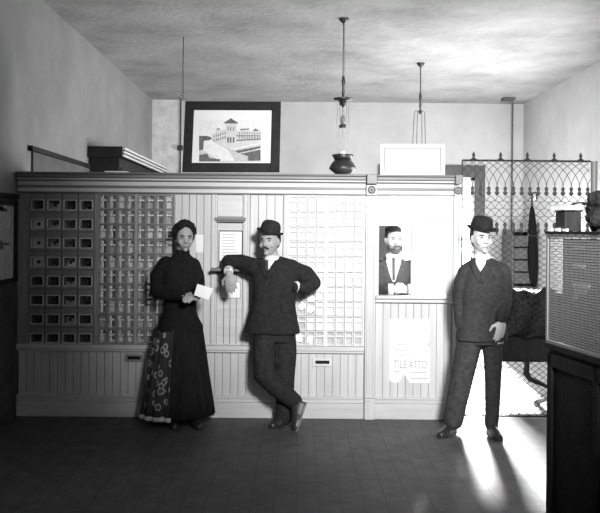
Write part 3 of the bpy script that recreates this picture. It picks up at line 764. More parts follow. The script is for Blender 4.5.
# ogee mesh between the rows of spearheads, plain diamond mesh below
def diamond(z0, z1, px_, pz, r_, wav=0):
    m = MB(); sl = pz / px_
    for sg in (-1, 1):
        k = -60
        while k < 140:
            k += 1
            # line z = z0 + sg*sl*(x-cx0) + k*pz
            pts = []
            N = 2 if not wav else 60
            xa, xb = cx0, cx1
            # clip
            zl = lambda x: z0 + sg * sl * (x - cx0) + k * pz
            xs = sorted([cx0 + (z0 - z0 - k * pz) / (sg * sl), cx0 + (z1 - z0 - k * pz) / (sg * sl)])
            xa, xb = max(xa, xs[0]), min(xb, xs[1])
            if xb - xa < .004: continue
            if wav:
                nn = max(3, int((xb - xa) / (px_ / 4)))
                pts = [(xa + (xb - xa) * q / nn, YC + sg * .002, zl(xa + (xb - xa) * q / nn) + wav * math.sin(2 * PI * (xa + (xb - xa) * q / nn - dx0) / px_ * 1.0)) for q in range(nn + 1)]
                pts = [(p[0], p[1], min(max(p[2], z0), z1)) for p in pts]
            else: pts = [(xa, YC + sg * .002, zl(xa)), (xb, YC + sg * .002, zl(xb))]
            m.tube(pts, r_, 4)
    return m
diamond(ze1, zd0, ds, .062, .0023, .010).build('ogee_mesh', 'iron_mesh', cage)
diamond(.02, ze0, .066, .050, .0021).build('diamond_mesh', 'iron_mesh', cage)
# umbrella hooked on the cage
um = empty('umbrella', P(533.5, 293, 7.083), 'closed black umbrella hanging by crook handle from the wire cage', 'umbrella')
U = lambda px, py: P(px, py, 7.083)
MB().tube([U(532, 214), U(532, 198), U(532.3, 195), U(533.5, 192.8), U(535.4, 192.6), U(536.8, 194.2), U(536.9, 198), U(536.6, 199.2) + Vector((0, .052, .0))], .008, 8).build('crook_handle', 'iron', um, smooth=True)
m = MB(); k = 28; rs = []
for py, r_ in ((206, .010), (210, .017), (220, .026), (240, .036), (255, .041), (268, .040), (280, .030), (287, .016)):
    c = P(532 + (py - 206) * .022, py, 7.083)
    rs.append([c + Vector((r_ * (1 + .16 * math.sin(7 * 2 * PI * j / k + py * .05)) * math.cos(2 * PI * j / k), r_ * .8 * (1 + .16 * math.sin(7 * 2 * PI * j / k + py * .05)) * math.sin(2 * PI * j / k), 0)) for j in range(k)])
m.rings(rs); m.build('canopy', 'umbrella_cloth', um, smooth=True)
MB().tube([P(533.7, 286, 7.083), P(534, 295, 7.083)], [.008, .004], 8).build('ferrule', 'iron', um)
m = MB(); c = P(532.7, 236, 7.083); m.lathe([(.0375, -.008), (.0385, 0), (.0375, .008)], c, 16); m.build('strap', 'felt', um, smooth=True)

# dark desk behind the cage
YD = 7.75; D_ = lambda px, py: P(px, py, YD)
zt, zb = D_(520, 293).z, D_(520, 362).z
x0, x1 = D_(500, 300).x, D_(549, 300).x + .2
dk = empty('desk', ((x0 + x1) / 2, YD + .3, 0), 'dark desk on curved iron leg standing behind the wire cage', 'desk')
B(x0, x1, YD, YD + .62, zb, zt - .03).build('body', 'dark_wood', dk, bevel=.008)
B(x0 - .02, x1 + .02, YD - .03, YD + .66, zt - .029, zt).build('desk_top', 'dark_wood', dk, bevel=.006)
for px, yy in ((527, YD + .12), (527, YD + .5), (566, YD + .12), (566, YD + .5)):
    q = lambda a, c: P(a + (px - 527), c, yy)
    zf = 0.0
    pts = [q(527, 358), q(527, 366), q(526, 373), q(530, 379), q(541, 383.5), q(551, 388)]
    pts.append(Vector((pts[-1].x + .10, yy, .012)))
    MB().tube(pts, [.026, .024, .03, .026, .022, .02, .02], 10).build('leg', 'iron', dk, smooth=True)
tag(B(D_(503, 300).x, D_(548, 300).x, YD - .02, YD + .2, zt + .001, zt + .014).build('paper_sheet', 'paper'), 'white sheet of paper lying on the dark desk behind the umbrella', 'paper')
# rumpled dark cloth hanging over the desk front
m = MB(); gx, gz = 26, 16; rr = random.Random(11); g_ = []
x0c, x1c = D_(500, 300).x, D_(552, 300).x
for i in range(gz + 1):
    row = []
    for j in range(gx + 1):
        t, u = i / gz, j / gx
        x = x0c + (x1c - x0c) * u; z = zt + .03 + .02 * math.sin(9 * u) - t * .42 + .015 * math.sin(17 * u + 3 * t)
        y = YD - .05 - .03 * math.sin(14 * u + 4 * t) * (.4 + t) - .02 * rr.random() - .02
        row.append((x, y, z))
    g_.append(row)
m.rings(g_, cap=False, closed=False); o = m.build('draped_cloth', 'cloth_dark', smooth=True)
s_ = o.modifiers.new('solid', 'SOLIDIFY'); s_.thickness = .012
tag(o, 'rumpled black cloth hanging over the front of the dark desk', 'cloth')

# ================================================================== RIGHT BOOTH WITH MESH SCREEN
C0 = Vector((1.322, 4.55, 0)); DN = Vector((.15, -1, 0)).normalized(); RT = Vector((1, .15, 0)).normalized()
def bp(t, d, z): return C0 + DN * t + RT * d + Vector((0, 0, z))
def bbox(m, t0, t1, d0, d1, z0, z1):
    n = len(m.v); m.v += [bp(t, d, z) for z in (z0, z1) for d in (d0, d1) for t in (t0, t1)]
    for f in ((0, 2, 3, 1), (4, 5, 7, 6), (0, 1, 5, 4), (2, 6, 7, 3), (0, 4, 6, 2), (1, 3, 7, 5)): m.f.append(tuple(n + i for i in f)); m.mi.append(0)
    return m
ZT_, ZM = .976, 1.552
bo = empty('counter_booth', bp(.7, .4, 0), 'dark counter booth with pale wire mesh screen along the right edge', 'counter')
m = MB(); bbox(m, .02, 1.6, .02, .85, 0, ZT_ - .03); m.build('counter_body', 'booth_wood', bo, bevel=.004)
m = MB()
for t in (.03, .52, 1.02): bbox(m, t, t + .05, .004, .02, .1, ZT_ - .05)
bbox(m, .03, 1.58, .004, .02, .02, .10); bbox(m, .03, 1.58, .004, .02, ZT_ - .12, ZT_ - .05)
m.build('panel_moulding', 'booth_wood', bo, bevel=.003)
m = MB(); bbox(m, 0, 1.62, 0, .9, ZT_ - .03, ZT_); m.build('counter_top', 'booth_wood', bo, bevel=.004)
m = MB(); bbox(m, .004, .022, .006, .022, ZT_ + .001, ZM); bbox(m, 1.58, 1.6, .006, .022, ZT_ + .001, ZM); bbox(m, .004, 1.6, .006, .022, ZT_ + .001, ZT_ + .016); bbox(m, .004, 1.6, .006, .022, ZM - .014, ZM)
m.build('screen_frame', 'booth_mesh', bo)
m = MB(); st = .0135; k = 1
while .022 + k * st < 1.58:
    m.tube([bp(.022 + k * st, .014, ZT_ + .016), bp(.022 + k * st, .014, ZM - .014)], .0015, 4, False); k += 1
k = 1
while ZT_ + .016 + k * st < ZM - .014:
    z = ZT_ + .016 + k * st; m.tube([bp(.02, .012, z), bp(1.58, .012, z)], .0015, 4, False); k += 1
m.build('wire_mesh', 'booth_mesh', bo)
m = MB(); bbox(m, .01, 1.6, .10, .105, ZT_ + .001, ZM - .02); m.build('backing_cloth', 'booth_cloth', bo)
m = MB(); bbox(m, 0, 1.6, .0, .32, ZM + .001, ZM + .018); m.build('top_shelf', 'booth_wood', bo, bevel=.003)
for i, (py, l) in enumerate(((245, .10), (264, .09), (283.5, .13))):
    z = EYE - (py - CY) * 4.3 / F; m = MB(); bbox(m, .15, .15 + l * 1.3, .085, .097, z - .009, z + .009)
    tag(m.build('paper_strip', 'paper'), ['topmost white paper strip behind the booth wire mesh', 'middle white paper strip behind the booth wire mesh', 'lowest white paper strip behind the booth wire mesh'][i], 'paper', 'paper strips behind the booth mesh')
z = EYE - (292 - CY) * 4.3 / F
m = MB(); p0 = [bp(.16, .09, z + .03), bp(.30, .09, z + .035), bp(.27, .09, z - .01), bp(.21, .09, z + .005), bp(.19, .09, z - .045), bp(.16, .09, z - .04)]
m.rings([[p + RT * .006 for p in p0], p0]); tag(m.build('torn_sheet', 'paper_grey'), 'torn pale sheet below the paper strips behind the booth mesh', 'paper')
z = EYE - (318 - CY) * 4.3 / F
m = MB(); bbox(m, .13, .42, .075, .099, z - .10, z + .10); tag(m.build('ledger', 'brick_dark'), 'dark grey ledger standing behind the lower booth mesh', 'book')
# box with white paper on the shelf
zb = ZM + .019
def W(px, py, Y): return P(px, py, Y)
q = empty('small_box', bp(.15, .06, zb), 'small dark box on the shelf above the booth mesh', 'box')
m = MB(); bbox(m, .09, .20, .015, .105, zb, zb + .100); m.build('box_body', 'dark_wood', q, bevel=.004)
m = MB(); bbox(m, .085, .205, .012, .11, zb + .101, zb + .108); m.build('lid', 'dark_wood', q, bevel=.002)
m = MB()
p0 = [bp(.06, .002, zb + .109), bp(.22, .002, zb + .109), bp(.23, .105, zb + .112), bp(.05, .10, zb + .112)]
m.rings([p0, [p + Vector((0, 0, .022)) for p in p0]]); tag(m.build('envelope', 'paper'), 'white envelope lying on top of the small dark box', 'envelope')
for i in range(3):
    m = MB(); bbox(m, .03 + .085 * i, .075 + .085 * i, .001, .013, zb, zb + .012 + .004 * (i % 2)); tag(m.build('paper_scrap', 'paper'), ['white paper scrap at the far end of the booth shelf', 'white paper scrap in the middle before the small box', 'white paper scrap nearest the dark bag on the booth shelf'][i], 'paper', 'scraps on the booth shelf')
m = MB(); rr = random.Random(4); c = bp(.33, .13, zb)
for i in range(26): m.ell(c + Vector(((rr.random() - .5) * .05, (rr.random() - .5) * .10, .035 + rr.random() * .13)), (.026 + .02 * rr.random(), .035, .03 + .02 * rr.random()))
o = m.body('felt_bag', 'cloth_dark', None, .006, 2)
tag(o, 'dark soft bag slumped on the booth shelf beside the small box', 'bag')
pl = empty('potted_fern', bp(.10, .245, zb), 'drooping dark fern behind the small box on the booth shelf', 'plant')
m = MB(); m.lathe([(.028, 0), (.035, .09), (.038, .10), (.030, .10)], bp(.10, .245, zb), 14); m.build('pot', 'brick_dark', pl, smooth=True)
for i in range(15):
    a = i / 15 * 2 * PI + .2; m = MB(); g_ = []
    L = .11 + .05 * rr.random()
    for k in range(8):
        t = k / 7; wv = .014 * math.sin(PI * min(1, t * .9 + .1)) + .001
        ctr = bp(.10, .245, zb + .10) + Vector((math.cos(a) * L * t, math.sin(a) * L * t * .5, .16 * t - .13 * t * t)); sd_ = Vector((-math.sin(a), math.cos(a), 0)) * wv
        g_.append([ctr - sd_, ctr, ctr + sd_]) ; g_[-1][1].z += .004
    m.rings(g_, cap=False, closed=False); o = m.build('frond', 'cloth_dark', pl, smooth=True); s_ = o.modifiers.new('solid', 'SOLIDIFY'); s_.thickness = .002

# ================================================================== PEOPLE
def frame(yaw):
    """yaw 0 faces the camera (-Y); positive turns towards picture right. Returns right(+X side) and forward"""
    f = Vector((math.sin(yaw), -math.cos(yaw), 0)); r = Vector((math.cos(yaw), math.sin(yaw), 0)); return r, f
def ring(c, r, f, hw, hd, k=28, p=2.4, up=None, mod=None):
    out = []
    for j in range(k):
        a = 2 * PI * j / k; ca, sa = math.cos(a), math.sin(a)
        q = 1 if not mod else mod(a)
        out.append(c + r * (hw * q * math.copysign(abs(ca) ** (2 / p), ca)) + f * (hd * q * math.copysign(abs(sa) ** (2 / p), sa)))
    return out
def head(m, c, yaw, pitch=0, roll=0, s=1.0):
    """skull, jaw, nose, brows, lips and ears; c = centre of the head"""
    R = Matrix.Rotation(yaw, 3, 'Z') @ Matrix.Rotation(roll, 3, 'Y') @ Matrix.Rotation(pitch, 3, 'X')
    def T(x, y, z): return c + R @ Vector((x * s, -y * s, z * s))        # y forward
    k, n = 32, 22; rs = []
    for i in range(n + 1):
        t = min(max(PI * i / n, .05), PI - .05); rr_ = []
        for j in range(k):
            a = 2 * PI * j / k
            x, y, z = math.sin(t) * math.cos(a), math.sin(t) * math.sin(a), -math.cos(t)
            X_, Y_, Z_ = x * .074, y * .096, z * .116
            if z < 0:
                X_ *= 1 - .30 * (-z) ** 1.6
                if y < 0: Y_ *= 1 - .55 * (-z) ** 1.2
                else: Y_ *= 1 - .05 * (-z)
            if z < -.5 and y > 0: Y_ += .012
            # eye sockets
            for ex in (-.031, .031):
                d = ((X_ - ex) / .017) ** 2 + ((Z_ - .008) / .012) ** 2
                if y > 0: Y_ -= .010 * math.exp(-d)
            # cheeks
            rr_.append(T(X_, Y_, Z_))
        rs.append(rr_)
    m.rings(rs)
    m.rings([[T(-.007, .088, .020), T(.007, .088, .020), T(.006, .07, .022), T(-.006, .07, .022)],
             [T(-.010, .108, -.012), T(.010, .108, -.012), T(.013, .08, -.012), T(-.013, .08, -.012)],
             [T(-.013, .118, -.030), T(.013, .118, -.030), T(.016, .08, -.034), T(-.016, .08, -.034)],
             [T(-.010, .100, -.038), T(.010, .100, -.038), T(.012, .08, -.040), T(-.012, .08, -.040)]])
    m.ell(T(0, .082, .027), (.046 * s, .014 * s, .008 * s), R)
    m.ell(T(0, .088, -.058), (.022 * s, .011 * s, .006 * s), R); m.ell(T(0, .086, -.068), (.019 * s, .011 * s, .006 * s), R)
    m.ell(T(0, .076, -.096), (.022 * s, .014 * s, .015 * s), R)
    for sx in (-1, 1):
        m.ell(T(sx * .076, -.006, -.005), (.009 * s, .017 * s, .031 * s), R); m.ell(T(sx * .044, .066, -.03), (.022 * s, .018 * s, .02 * s), R)
    return T, R
def face_parts(par, T, R, s=1.0, brow='hair_dark'):
    for sx in (-1, 1):
        MB().ell(T(sx * .031, .0855, .008), (.0105 * s, .006 * s, .0055 * s), R).build('eye', 'eye', par, smooth=True)
        m = MB(); m.tube([T(sx * .014, .096, .023), T(sx * .032, .094, .029), T(sx * .050, .080, .024)], [.003, .0045, .002], 6); m.build('eyebrow', brow, par, smooth=True)
    m = MB(); m.tube([T(-.021, .093, -.063), T(0, .100, -.0625), T(.021, .093, -.063)], [.0015, .003, .0015], 6); m.build('mouth', 'lip', par, smooth=True)
def hand(m, wrist, d, n, s=1.0, thumb=1, curl=.5, spread=.12):
    """d: towards fingers, n: back-of-hand normal, thumb: side"""
    d = d.normalized(); n = (n - d * n.dot(d)).normalized(); a = d.cross(n) * thumb     # a: towards the thumb side
    M = Matrix((a, d, n)).transposed()
    m.ell(wrist + d * .045 * s, (.040 * s, .055 * s, .016 * s), M); m.cone(wrist - d * .02, wrist + d * .02 * s, .025 * s, .024 * s)
    for i, (off, L) in enumerate(((.030, .070), (.010, .080), (-.010, .074), (-.029, .058))):
        b = wrist + d * (.082 - abs(off - .008) * .25) * s + a * off * s; dr = (d + a * off * spread * 12).normalized(); pts = [b - dr * .015]; ang = 0
        for f_ in (.45, .32, .27):
            ang += curl * .55; v = dr * math.cos(ang) - n * math.sin(ang); pts.append(pts[-1] + v * L * f_ * s * (1.25 if f_ == .45 else 1))
        m.chain(pts, [.0105 * s, .0098 * s, .0088 * s, .0075 * s], 8)
    b = wrist + d * .025 * s + a * .030 * s
    t1 = b + (d * .6 + a * .7 - n * .35).normalized() * .042 * s; t2 = t1 + (d * .9 + a * .2 - n * .4).normalized() * .034 * s
    m.chain([b - a * .012, t1, t2], [.014 * s, .0115 * s, .009 * s], 8)
def shoe(m, heel, d, up, L=.27, w=.045):
    d = d.normalized(); up = (up - d * up.dot(d)).normalized(); a = d.cross(up)
    rs = []
    for t, ww, hh in ((0, .6, .07), (.04, .75, .085), (.25, .8, .085), (.42, .85, .07), (.62, 1.02, .05), (.82, 1.0, .04), (.95, .7, .032), (1, .35, .022)):
        c = heel + d * L * t; r_ = []
        for j in range(16):
            th = 2 * PI * j / 16; x, z = math.cos(th), math.sin(th)
            r_.append(c + a * (w * ww * x) + up * (max(0, z) * hh + .014 * (1 if z >= 0 else 1 + max(-1, z * 3))))
        rs.append(r_)
    m.rings(rs)
def sole(par, heel, d, up, L=.275, w=.046, mname='sole'):
    d = d.normalized(); up = (up - d * up.dot(d)).normalized(); a = d.cross(up); m = MB()
    out = [(0, -.5), (0, .5), (.1, .78), (.3, .72), (.6, 1.02), (.8, 1.0), (.95, .6), (1, 0), (.95, -.6), (.8, -1.0), (.6, -1.02), (.3, -.72), (.1, -.78)]
    p = [heel + d * L * t + a * w * q for t, q in out]; m.rings([[v - up * .0 for v in p], [v + up * .014 for v in p]]); return m.build('sole', mname, par)
def bowler(par, c, R, s=1.0, mname='felt', brim=.135):
    """c: centre of brim plane; R: head rotation"""
    h = empty('bowler_hat', c); h.parent = par; h.location = c - wo(par); WO[h.name] = Vector(c)
    m = MB(); k = 32
    prof = [(.098, 0), (.100, .02), (.099, .055), (.093, .085), (.078, .108), (.05, .122), (.003, .127)]
    rs = [[c + R @ Vector((r_ * .90 * math.cos(2 * PI * j / k) * s, r_ * 1.08 * math.sin(2 * PI * j / k) * s, z * s)) for j in range(k)] for r_, z in prof]
    m.rings(rs); m.build('crown', mname, h, smooth=True)
    m = MB(); rs = []
    for r_, dz in ((.095, .0), (.115, -.001), (brim - .006, .0), (brim, .004), (brim - .004, .010), (.115, .008), (.095, .008)):
        rr_ = []
        for j in range(k):
            a = 2 * PI * j / k; side = abs(math.cos(a)); lift = .028 * side ** 2 * max(0, (r_ - .1) / (brim - .1)) - .010 * (abs(math.sin(a)) ** 2) * max(0, (r_ - .1) / (brim - .1))
            rr_.append(c + R @ Vector((r_ * .90 * math.cos(a) * s, r_ * 1.06 * math.sin(a) * s, (dz + lift) * s)))
        rs.append(rr_)
    m.rings(rs, cap=False); m.build('brim', mname, h, smooth=True)
    m = MB(); rs = [[c + R @ Vector(((r_) * .90 * math.cos(2 * PI * j / k) * s, r_ * 1.08 * math.sin(2 * PI * j / k) * s, z * s)) for j in range(k)] for r_, z in ((.1005, .006), (.1025, .008), (.1022, .028), (.1005, .03))]
    m.rings(rs, cap=False); m.build('hatband', 'black_frame', h, smooth=True)
    return h

# ------------------------------------------------ man leaning on the wicket ledge
YM = 6.83
def Q(px, py, dY=0): return P(px, py, YM + dY)
man = empty('person', (Q(283, 425).x, YM, 0), 'man in dark suit and bowler leaning one arm on the wicket ledge, legs crossed', 'person')
ry, fy = frame(-.12)
hy = -.36
sk = MB()
T, R = head(sk, Q(269.8, 241.5, -.03), hy, .02, 0, .98)
# neck, torso, arms, legs as one body under the clothes
sk.cone(Q(271, 251), Q(273.5, 266), .052, .058)
for a, hw, hd in ((262, .13, .07), (270, .17, .09), (290, .15, .095), (310, .15, .095), (330, .16, .10)): pass
sk.rings([ring(Q(275, y), ry, fy, hw, hd) for y, hw, hd in ((262, .10, .06), (267, .15, .08), (280, .16, .09), (300, .14, .09), (320, .145, .095), (338, .15, .10))])
SR, SL = Q(257.5, 267, .02), Q(291.5, 268, 0)
ER, WR = Q(228.5, 261.5, .13), Q(228.5, 271, -.075)
EL, WL = Q(313.5, 283, .04), Q(296.5, 286.5, -.09)
sk.chain([SR, ER, WR], [.050, .036, .024]); sk.chain([SL, EL, WL], [.050, .036, .026])
hand(sk, WR + Vector((.004, -.02, -.012)), Vector((.20, -.10, -1)), Vector((-.15, -1, .1)), 1.08, 1, .35)
hand(sk, WL, Vector((-.75, .75, -.5)), Vector((.4, -1, .2)), .8, 1, .6)
HR, KR, AR = Q(266.5, 332, -.02), Q(264.5, 374, -.12), Q(298, 404, -.08)
HL, KL, AL = Q(284.5, 332), Q(284.5, 378, 0), Q(284, 416, .02)
sk.chain([HR, KR, AR], [.07, .05, .038]); sk.chain([HL, KL, AL], [.07, .05, .038])
body = sk.body('body', 'skin', man, .0065, 3)
face_parts(man, T, R)
m = MB(); m.ell(T(-.016, .100, -.050), (.024, .011, .009), R @ Matrix.Rotation(-.3, 3, 'Y')); m.ell(T(.016, .100, -.050), (.024, .011, .009), R @ Matrix.Rotation(.3, 3, 'Y')); m.body('moustache', 'beard', man, .004, 2)
m = MB()
for q in ((0, -.045, .045, .076, .066, .07), (-.060, -.03, .02, .02, .05, .05), (.060, -.03, .02, .02, .05, .05), (0, -.07, -.02, .06, .035, .05)): m.ell(T(q[0], q[1], q[2]), q[3:], R)
m.body('hair', 'hair_dark', man, .006, 3)
bowler(man, T(0, .004, .064), R @ Matrix.Rotation(-.06, 3, 'X') @ Matrix.Rotation(.20, 3, 'Y'), .88)
# coat
cm = MB()
cm.rings([ring(Q(x, y), ry, fy, hw, hd) for x, y, hw, hd in ((273.5, 259, .062, .06), (274, 261.5, .10, .08), (275, 265, .155, .10), (275.5, 272, .185, .118), (275.5, 285, .18, .125), (274, 303, .170, .125), (273, 318, .195, .135), (272.5, 326, .215, .14), (272, 333, .228, .145))])
cm.chain([SR + Vector((0, 0, -.012)), Q(241, 262, .10), ER, WR + Vector((0, .03, .01))], [.078, .064, .058, .045]); cm.chain([SL + Vector((0, 0, -.014)), Q(306, 274, .03), EL, Q(304, 288, -.05), WL], [.076, .068, .062, .052, .043])
cm.cone(SL, Q(279, 262), .072, .05); cm.cone(SR, Q(268, 263), .072, .05)
coat = cm.body('coat', 'black_coat', man, .009, 4)
tr_ = MB()
tr_.rings([ring(Q(x, y), ry, fy, hw, hd) for x, y, hw, hd in ((275, 312, .15, .11), (276, 330, .155, .12), (276, 341, .14, .115))])
tr_.chain([HR, Q(264, 352, -.06), KR, Q(277, 387, -.11), AR + Vector((-.03, 0, .02))], [.094, .092, .088, .080, .066])
tr_.chain([HL, Q(286, 352), KL, Q(285, 398, .02), AL + Vector((0, 0, -.01))], [.088, .088, .082, .074, .066])
tr_.body('trousers', 'black_trouser', man, .009, 4)
# crossed foot stands on its toe, the other flat
hd_ = Q(306.5, 403, -.10); tdir = (Q(298.5, 427, -.17) - hd_)
sm = MB(); shoe(sm, hd_ + Vector((-.004, 0, .0)), tdir, Vector((-1, -.12, 0)), .25, .042); sh = sm.body('shoe', 'shoe', man, .006, 2); sole(sh, hd_ + Vector((.002, 0, 0)), tdir, Vector((-1, -.12, 0)), .255, .045)
h2 = Vector((AL.x + .02, AL.y + .05, .004)); d2 = Vector((-.45, -.8, 0)); sm = MB(); shoe(sm, h2, d2, Vector((0, 0, 1)), .25, .042); sh = sm.body('shoe', 'shoe', man, .006, 2); sole(sh, h2 - Vector((0, 0, .004)), d2, Vector((0, 0, 1)), .252, .044, 'shoe')
tb = bvh(coat)
patch('shirt_front', 'shirt', man, tb, [(257.5, 263, 278.5), (262, 264.2, 275.5), (267, 265.8, 271.2), (271, 266.8, 267.6)], fall=YM - .09)
c = Q(272.3, 257.5, -.005); r_, f_ = frame(0); m = MB(); m.rings([ring(c + Vector((0, -.008 * i, .019 - .019 * i)), r_, f_, .060 + .003 * i, .060 + .004 * i, 24, 2) for i in range(3)], cap=False); o = m.build('collar', 'shirt', man, smooth=True); s_ = o.modifiers.new('solid', 'SOLIDIFY'); s_.thickness = .004
patch('necktie', 'tie', man, tb, [(257.8, 264.2, 268.2), (261, 264.4, 268.0), (271, 266, 268.4)], off=.012, fall=YM - .1)
patch('lapel', 'black_coat', man, tb, [(257, 277.5, 283), (264, 272.5, 281.5), (270, 268.5, 277), (279, 266.3, 268.4)], off=.010)
patch('lapel', 'black_coat', man, tb, [(258.5, 259.5, 263.8), (264, 259.2, 264.8), (270, 261, 266.2), (278, 264.8, 266.2)], off=.010)
b = MB(); 
for py in (284, 295, 306): b.ell(drop(tb, 265.8, py, .002), (.008, .005, .008))
b.build('coat_buttons', 'iron', man, smooth=True)
patch('pocket_flap', 'black_coat', man, tb, [(309, 281, 292), (313, 281, 292.5)], off=.008, thick=.005)
m = MB(); m.tube([WR + Vector((0, .012, .012)), WR + Vector((.002, -.022, -.014))], [.041, .036], 18); m.build('cuff', 'shirt', man, smooth=True)
m = MB(); dv = (WL - EL).normalized(); m.tube([WL - dv * .008, WL + dv * .016], [.043, .040], 18); m.build('cuff', 'shirt', man, smooth=True)

# ------------------------------------------------ woman with a letter
YW = 6.79
def Q(px, py, dY=0): return P(px, py, YW + dY)
wo_ = empty('person', (Q(180, 420).x, YW, 0), 'woman in black bodice and long patterned skirt holding a white letter', 'person')
rw_, fw = frame(.30)
sk = MB(); T, R = head(sk, Q(184.6, 237.8, -.02), .28, .10, 0, .93)
sk.cone(Q(183, 247), Q(182, 260), .045, .05)
sk.rings([ring(Q(181, y), rw_, fw, hw, hd) for y, hw, hd in ((258, .09, .06), (264, .135, .075), (280, .135, .09), (300, .11, .08), (318, .11, .085), (335, .15, .11))])
SR, SL = Q(165.5, 265, -.02), Q(193.5, 265, .03)
ER, WR = Q(157.5, 292, -.05), Q(183, 295.5, -.24)
EL, WL = Q(199, 290, -.04), Q(194.5, 296.5, -.23)
sk.chain([SR, ER, WR], [.045, .032, .021]); sk.chain([SL, EL, WL], [.045, .032, .021])
hand(sk, WR, Vector((1, -.15, -.02)), Vector((0, -.5, .8)), .9, -1, .45)
hand(sk, WL, Vector((-.35, -.8, -.05)), Vector((.5, -.2, .8)), .88, 1, .5)
for px in (174, 188): sk.chain([Q(px, 332), Q(px, 375), Q(px, 412)], [.07, .05, .035])
sk.body('body', 'skin', wo_, .0065, 3)
face_parts(wo_, T, R, .93)
m = MB(); rr = random.Random(2)
for q in ((0, -.030, .056, .090, .090, .084), (0, -.07, -.01, .072, .05, .06), (-.070, -.015, .02, .020, .05, .05), (.070, -.015, .02, .020, .05, .05)): m.ell(T(*q[:3]), [v * .95 for v in q[3:]], R)
for i in range(150):
    a = rr.random() * 2 * PI; front = max(0, math.sin(a)); t = rr.random() * (1.75 - .95 * front)
    v = Vector((math.sin(t) * math.cos(a) * .092, math.sin(t) * math.sin(a) * .098 - .014, math.cos(t) * .090 + .050))
    m.ell(T(v.x, v.y, v.z), (.010 + .010 * rr.random(),) * 3, None, 8, 6)
m.body('hair', 'hair_dark', wo_, .006, 1)
m = MB(); m.ell(T(0, -.085, .06), (.045, .04, .04), R); m.body('hair_bun', 'hair_dark', wo_, .006, 1)
bm_ = MB()
bm_.rings([ring(Q(x, y), rw_, fw, hw, hd) for x, y, hw, hd in ((183.3, 249.2, .050, .05), (182.5, 254, .056, .054), (181.5, 258, .10, .075), (181, 262, .145, .092), (180.5, 272, .155, .115), (180, 283, .150, .122), (180, 297, .130, .108), (180, 310, .128, .108), (180, 318, .150, .125), (180, 325, .180, .148), (179.5, 330, .190, .155))])
bm_.chain([SR + Vector((.01, 0, -.01)), Q(159, 277, -.03), ER, Q(171, 295, -.16), WR], [.082, .072, .058, .048, .036]); bm_.chain([SL + Vector((-.012, 0, -.01)), Q(197, 277, 0), EL, WL], [.072, .062, .050, .034])
bod = bm_.body('bodice', 'bodice_black', wo_, .009, 4)
pl_ = lambda amp, n: (lambda a: 1 + amp * math.sin(n * a) + amp * .5 * math.sin(n * 1.7 * a + 1))
def skirt_rings(grow=0, a0=0, a1=2 * PI, k=120):
    out = []
    for x, y, hw, hd, amp in ((180, 322, .165, .135, .004), (179.5, 332, .190, .16, .012), (178.8, 350, .215, .175, .022), (178.5, 375, .242, .19, .03), (178.4, 398, .270, .205, .036), (178.2, 414.5, .288, .215, .04)):
        c = Q(x, y); rr_ = []
        for j in range(k):
            a = a0 + (a1 - a0) * j / (k - 1 if a1 - a0 < 6 else k); q = pl_(amp, 17)(a)
            rr_.append(c + rw_ * (math.cos(a) * (hw * q + grow)) + fw * (math.sin(a) * (hd * q + grow)))
        out.append(rr_)
    return out
m = MB(); m.rings(skirt_rings()); m.build('skirt', 'skirt_black', wo_, smooth=True)
m = MB(); m.rings(skirt_rings(.006, PI * .62, PI * 1.10, 50), cap=False, closed=False); o = m.build('patterned_panel', 'scroll_print', wo_, smooth=True); s_ = o.modifiers.new('solid', 'SOLIDIFY'); s_.thickness = .004
c = skirt_rings(.008, PI * .60, PI * 1.10, 50)[-1]
m = MB(); m.rings([[p + Vector((0, 0, .022)) for p in c], c, [p + Vector((0, 0, -.012)) for p in c]], cap=False, closed=False); o = m.build('hem_frill', 'paper_grey', wo_, smooth=True); s_ = o.modifiers.new('solid', 'SOLIDIFY'); s_.thickness = .003
tb = bvh(bod)
b = MB()
for py in range(262, 316, 7): b.ell(drop(tb, 184.5 - (py - 262) * .01, py, .002), (.006, .005, .006))
b.build('bodice_buttons', 'iron', wo_, smooth=True)
for px in (173, 190):
    hl = Vector((Q(px, 418).x, YW + .02, .004)); sm = MB(); d_ = fw + rw_ * (-.1 if px < 180 else .2); shoe(sm, hl, d_, Vector((0, 0, 1)), .22, .034); sm.body('shoe', 'shoe', wo_, .006, 2)
# the letter she holds
pp = [(197.3, 284), (213.3, 288.7), (208.8, 300.2), (194.0, 295.2)]
dd = (-.27, -.25, -.31, -.33)
fr_ = [Q(a, c, d) for (a, c), d in zip(pp, dd)]
nrm = (fr_[1] - fr_[0]).cross(fr_[3] - fr_[0]).normalized() * .002
m = MB(); m.rings([[p + nrm for p in fr_], [p - nrm for p in fr_]]); tag(m.build('letter', 'paper'), 'white letter held in the hands of the woman', 'letter')

# ------------------------------------------------ man standing by the cage
YT = 6.58
def Q(px, py, dY=0): return P(px, py, YT + dY)
m3 = empty('person', (Q(474, 431).x, YT, 0), 'man in dark suit and bowler standing legs apart in front of the wire cage', 'person')
r3, f3 = frame(.12)
sk = MB(); T, R = head(sk, Q(481.3, 238.5, -.02), .18, .02, 0, .98)
sk.cone(Q(481, 249), Q(482.5, 263), .052, .058)
sk.rings([ring(Q(484, y), r3, f3, hw, hd) for y, hw, hd in ((261, .075, .055), (268, .115, .07), (285, .15, .10), (305, .15, .10), (330, .16, .10), (343, .15, .10))])
SR, SL = Q(467, 271, 0), Q(502, 271, 0)
ER, WR = Q(460, 299, .03), Q(461.5, 326, -.02)
EL, WL = Q(504.5, 298, -.01), Q(501.5, 320, -.13)
sk.chain([SR, ER, WR], [.05, .036, .026]); sk.chain([SL, EL, WL], [.05, .036, .026])
hand(sk, WL, Vector((-.10, -.10, -1)), Vector((.35, -.9, 0)), 1.1, 1, .4); hand(sk, WR, Vector((.1, -.1, -1)), Vector((-.8, -.4, 0)), 1.0, 1, .45)
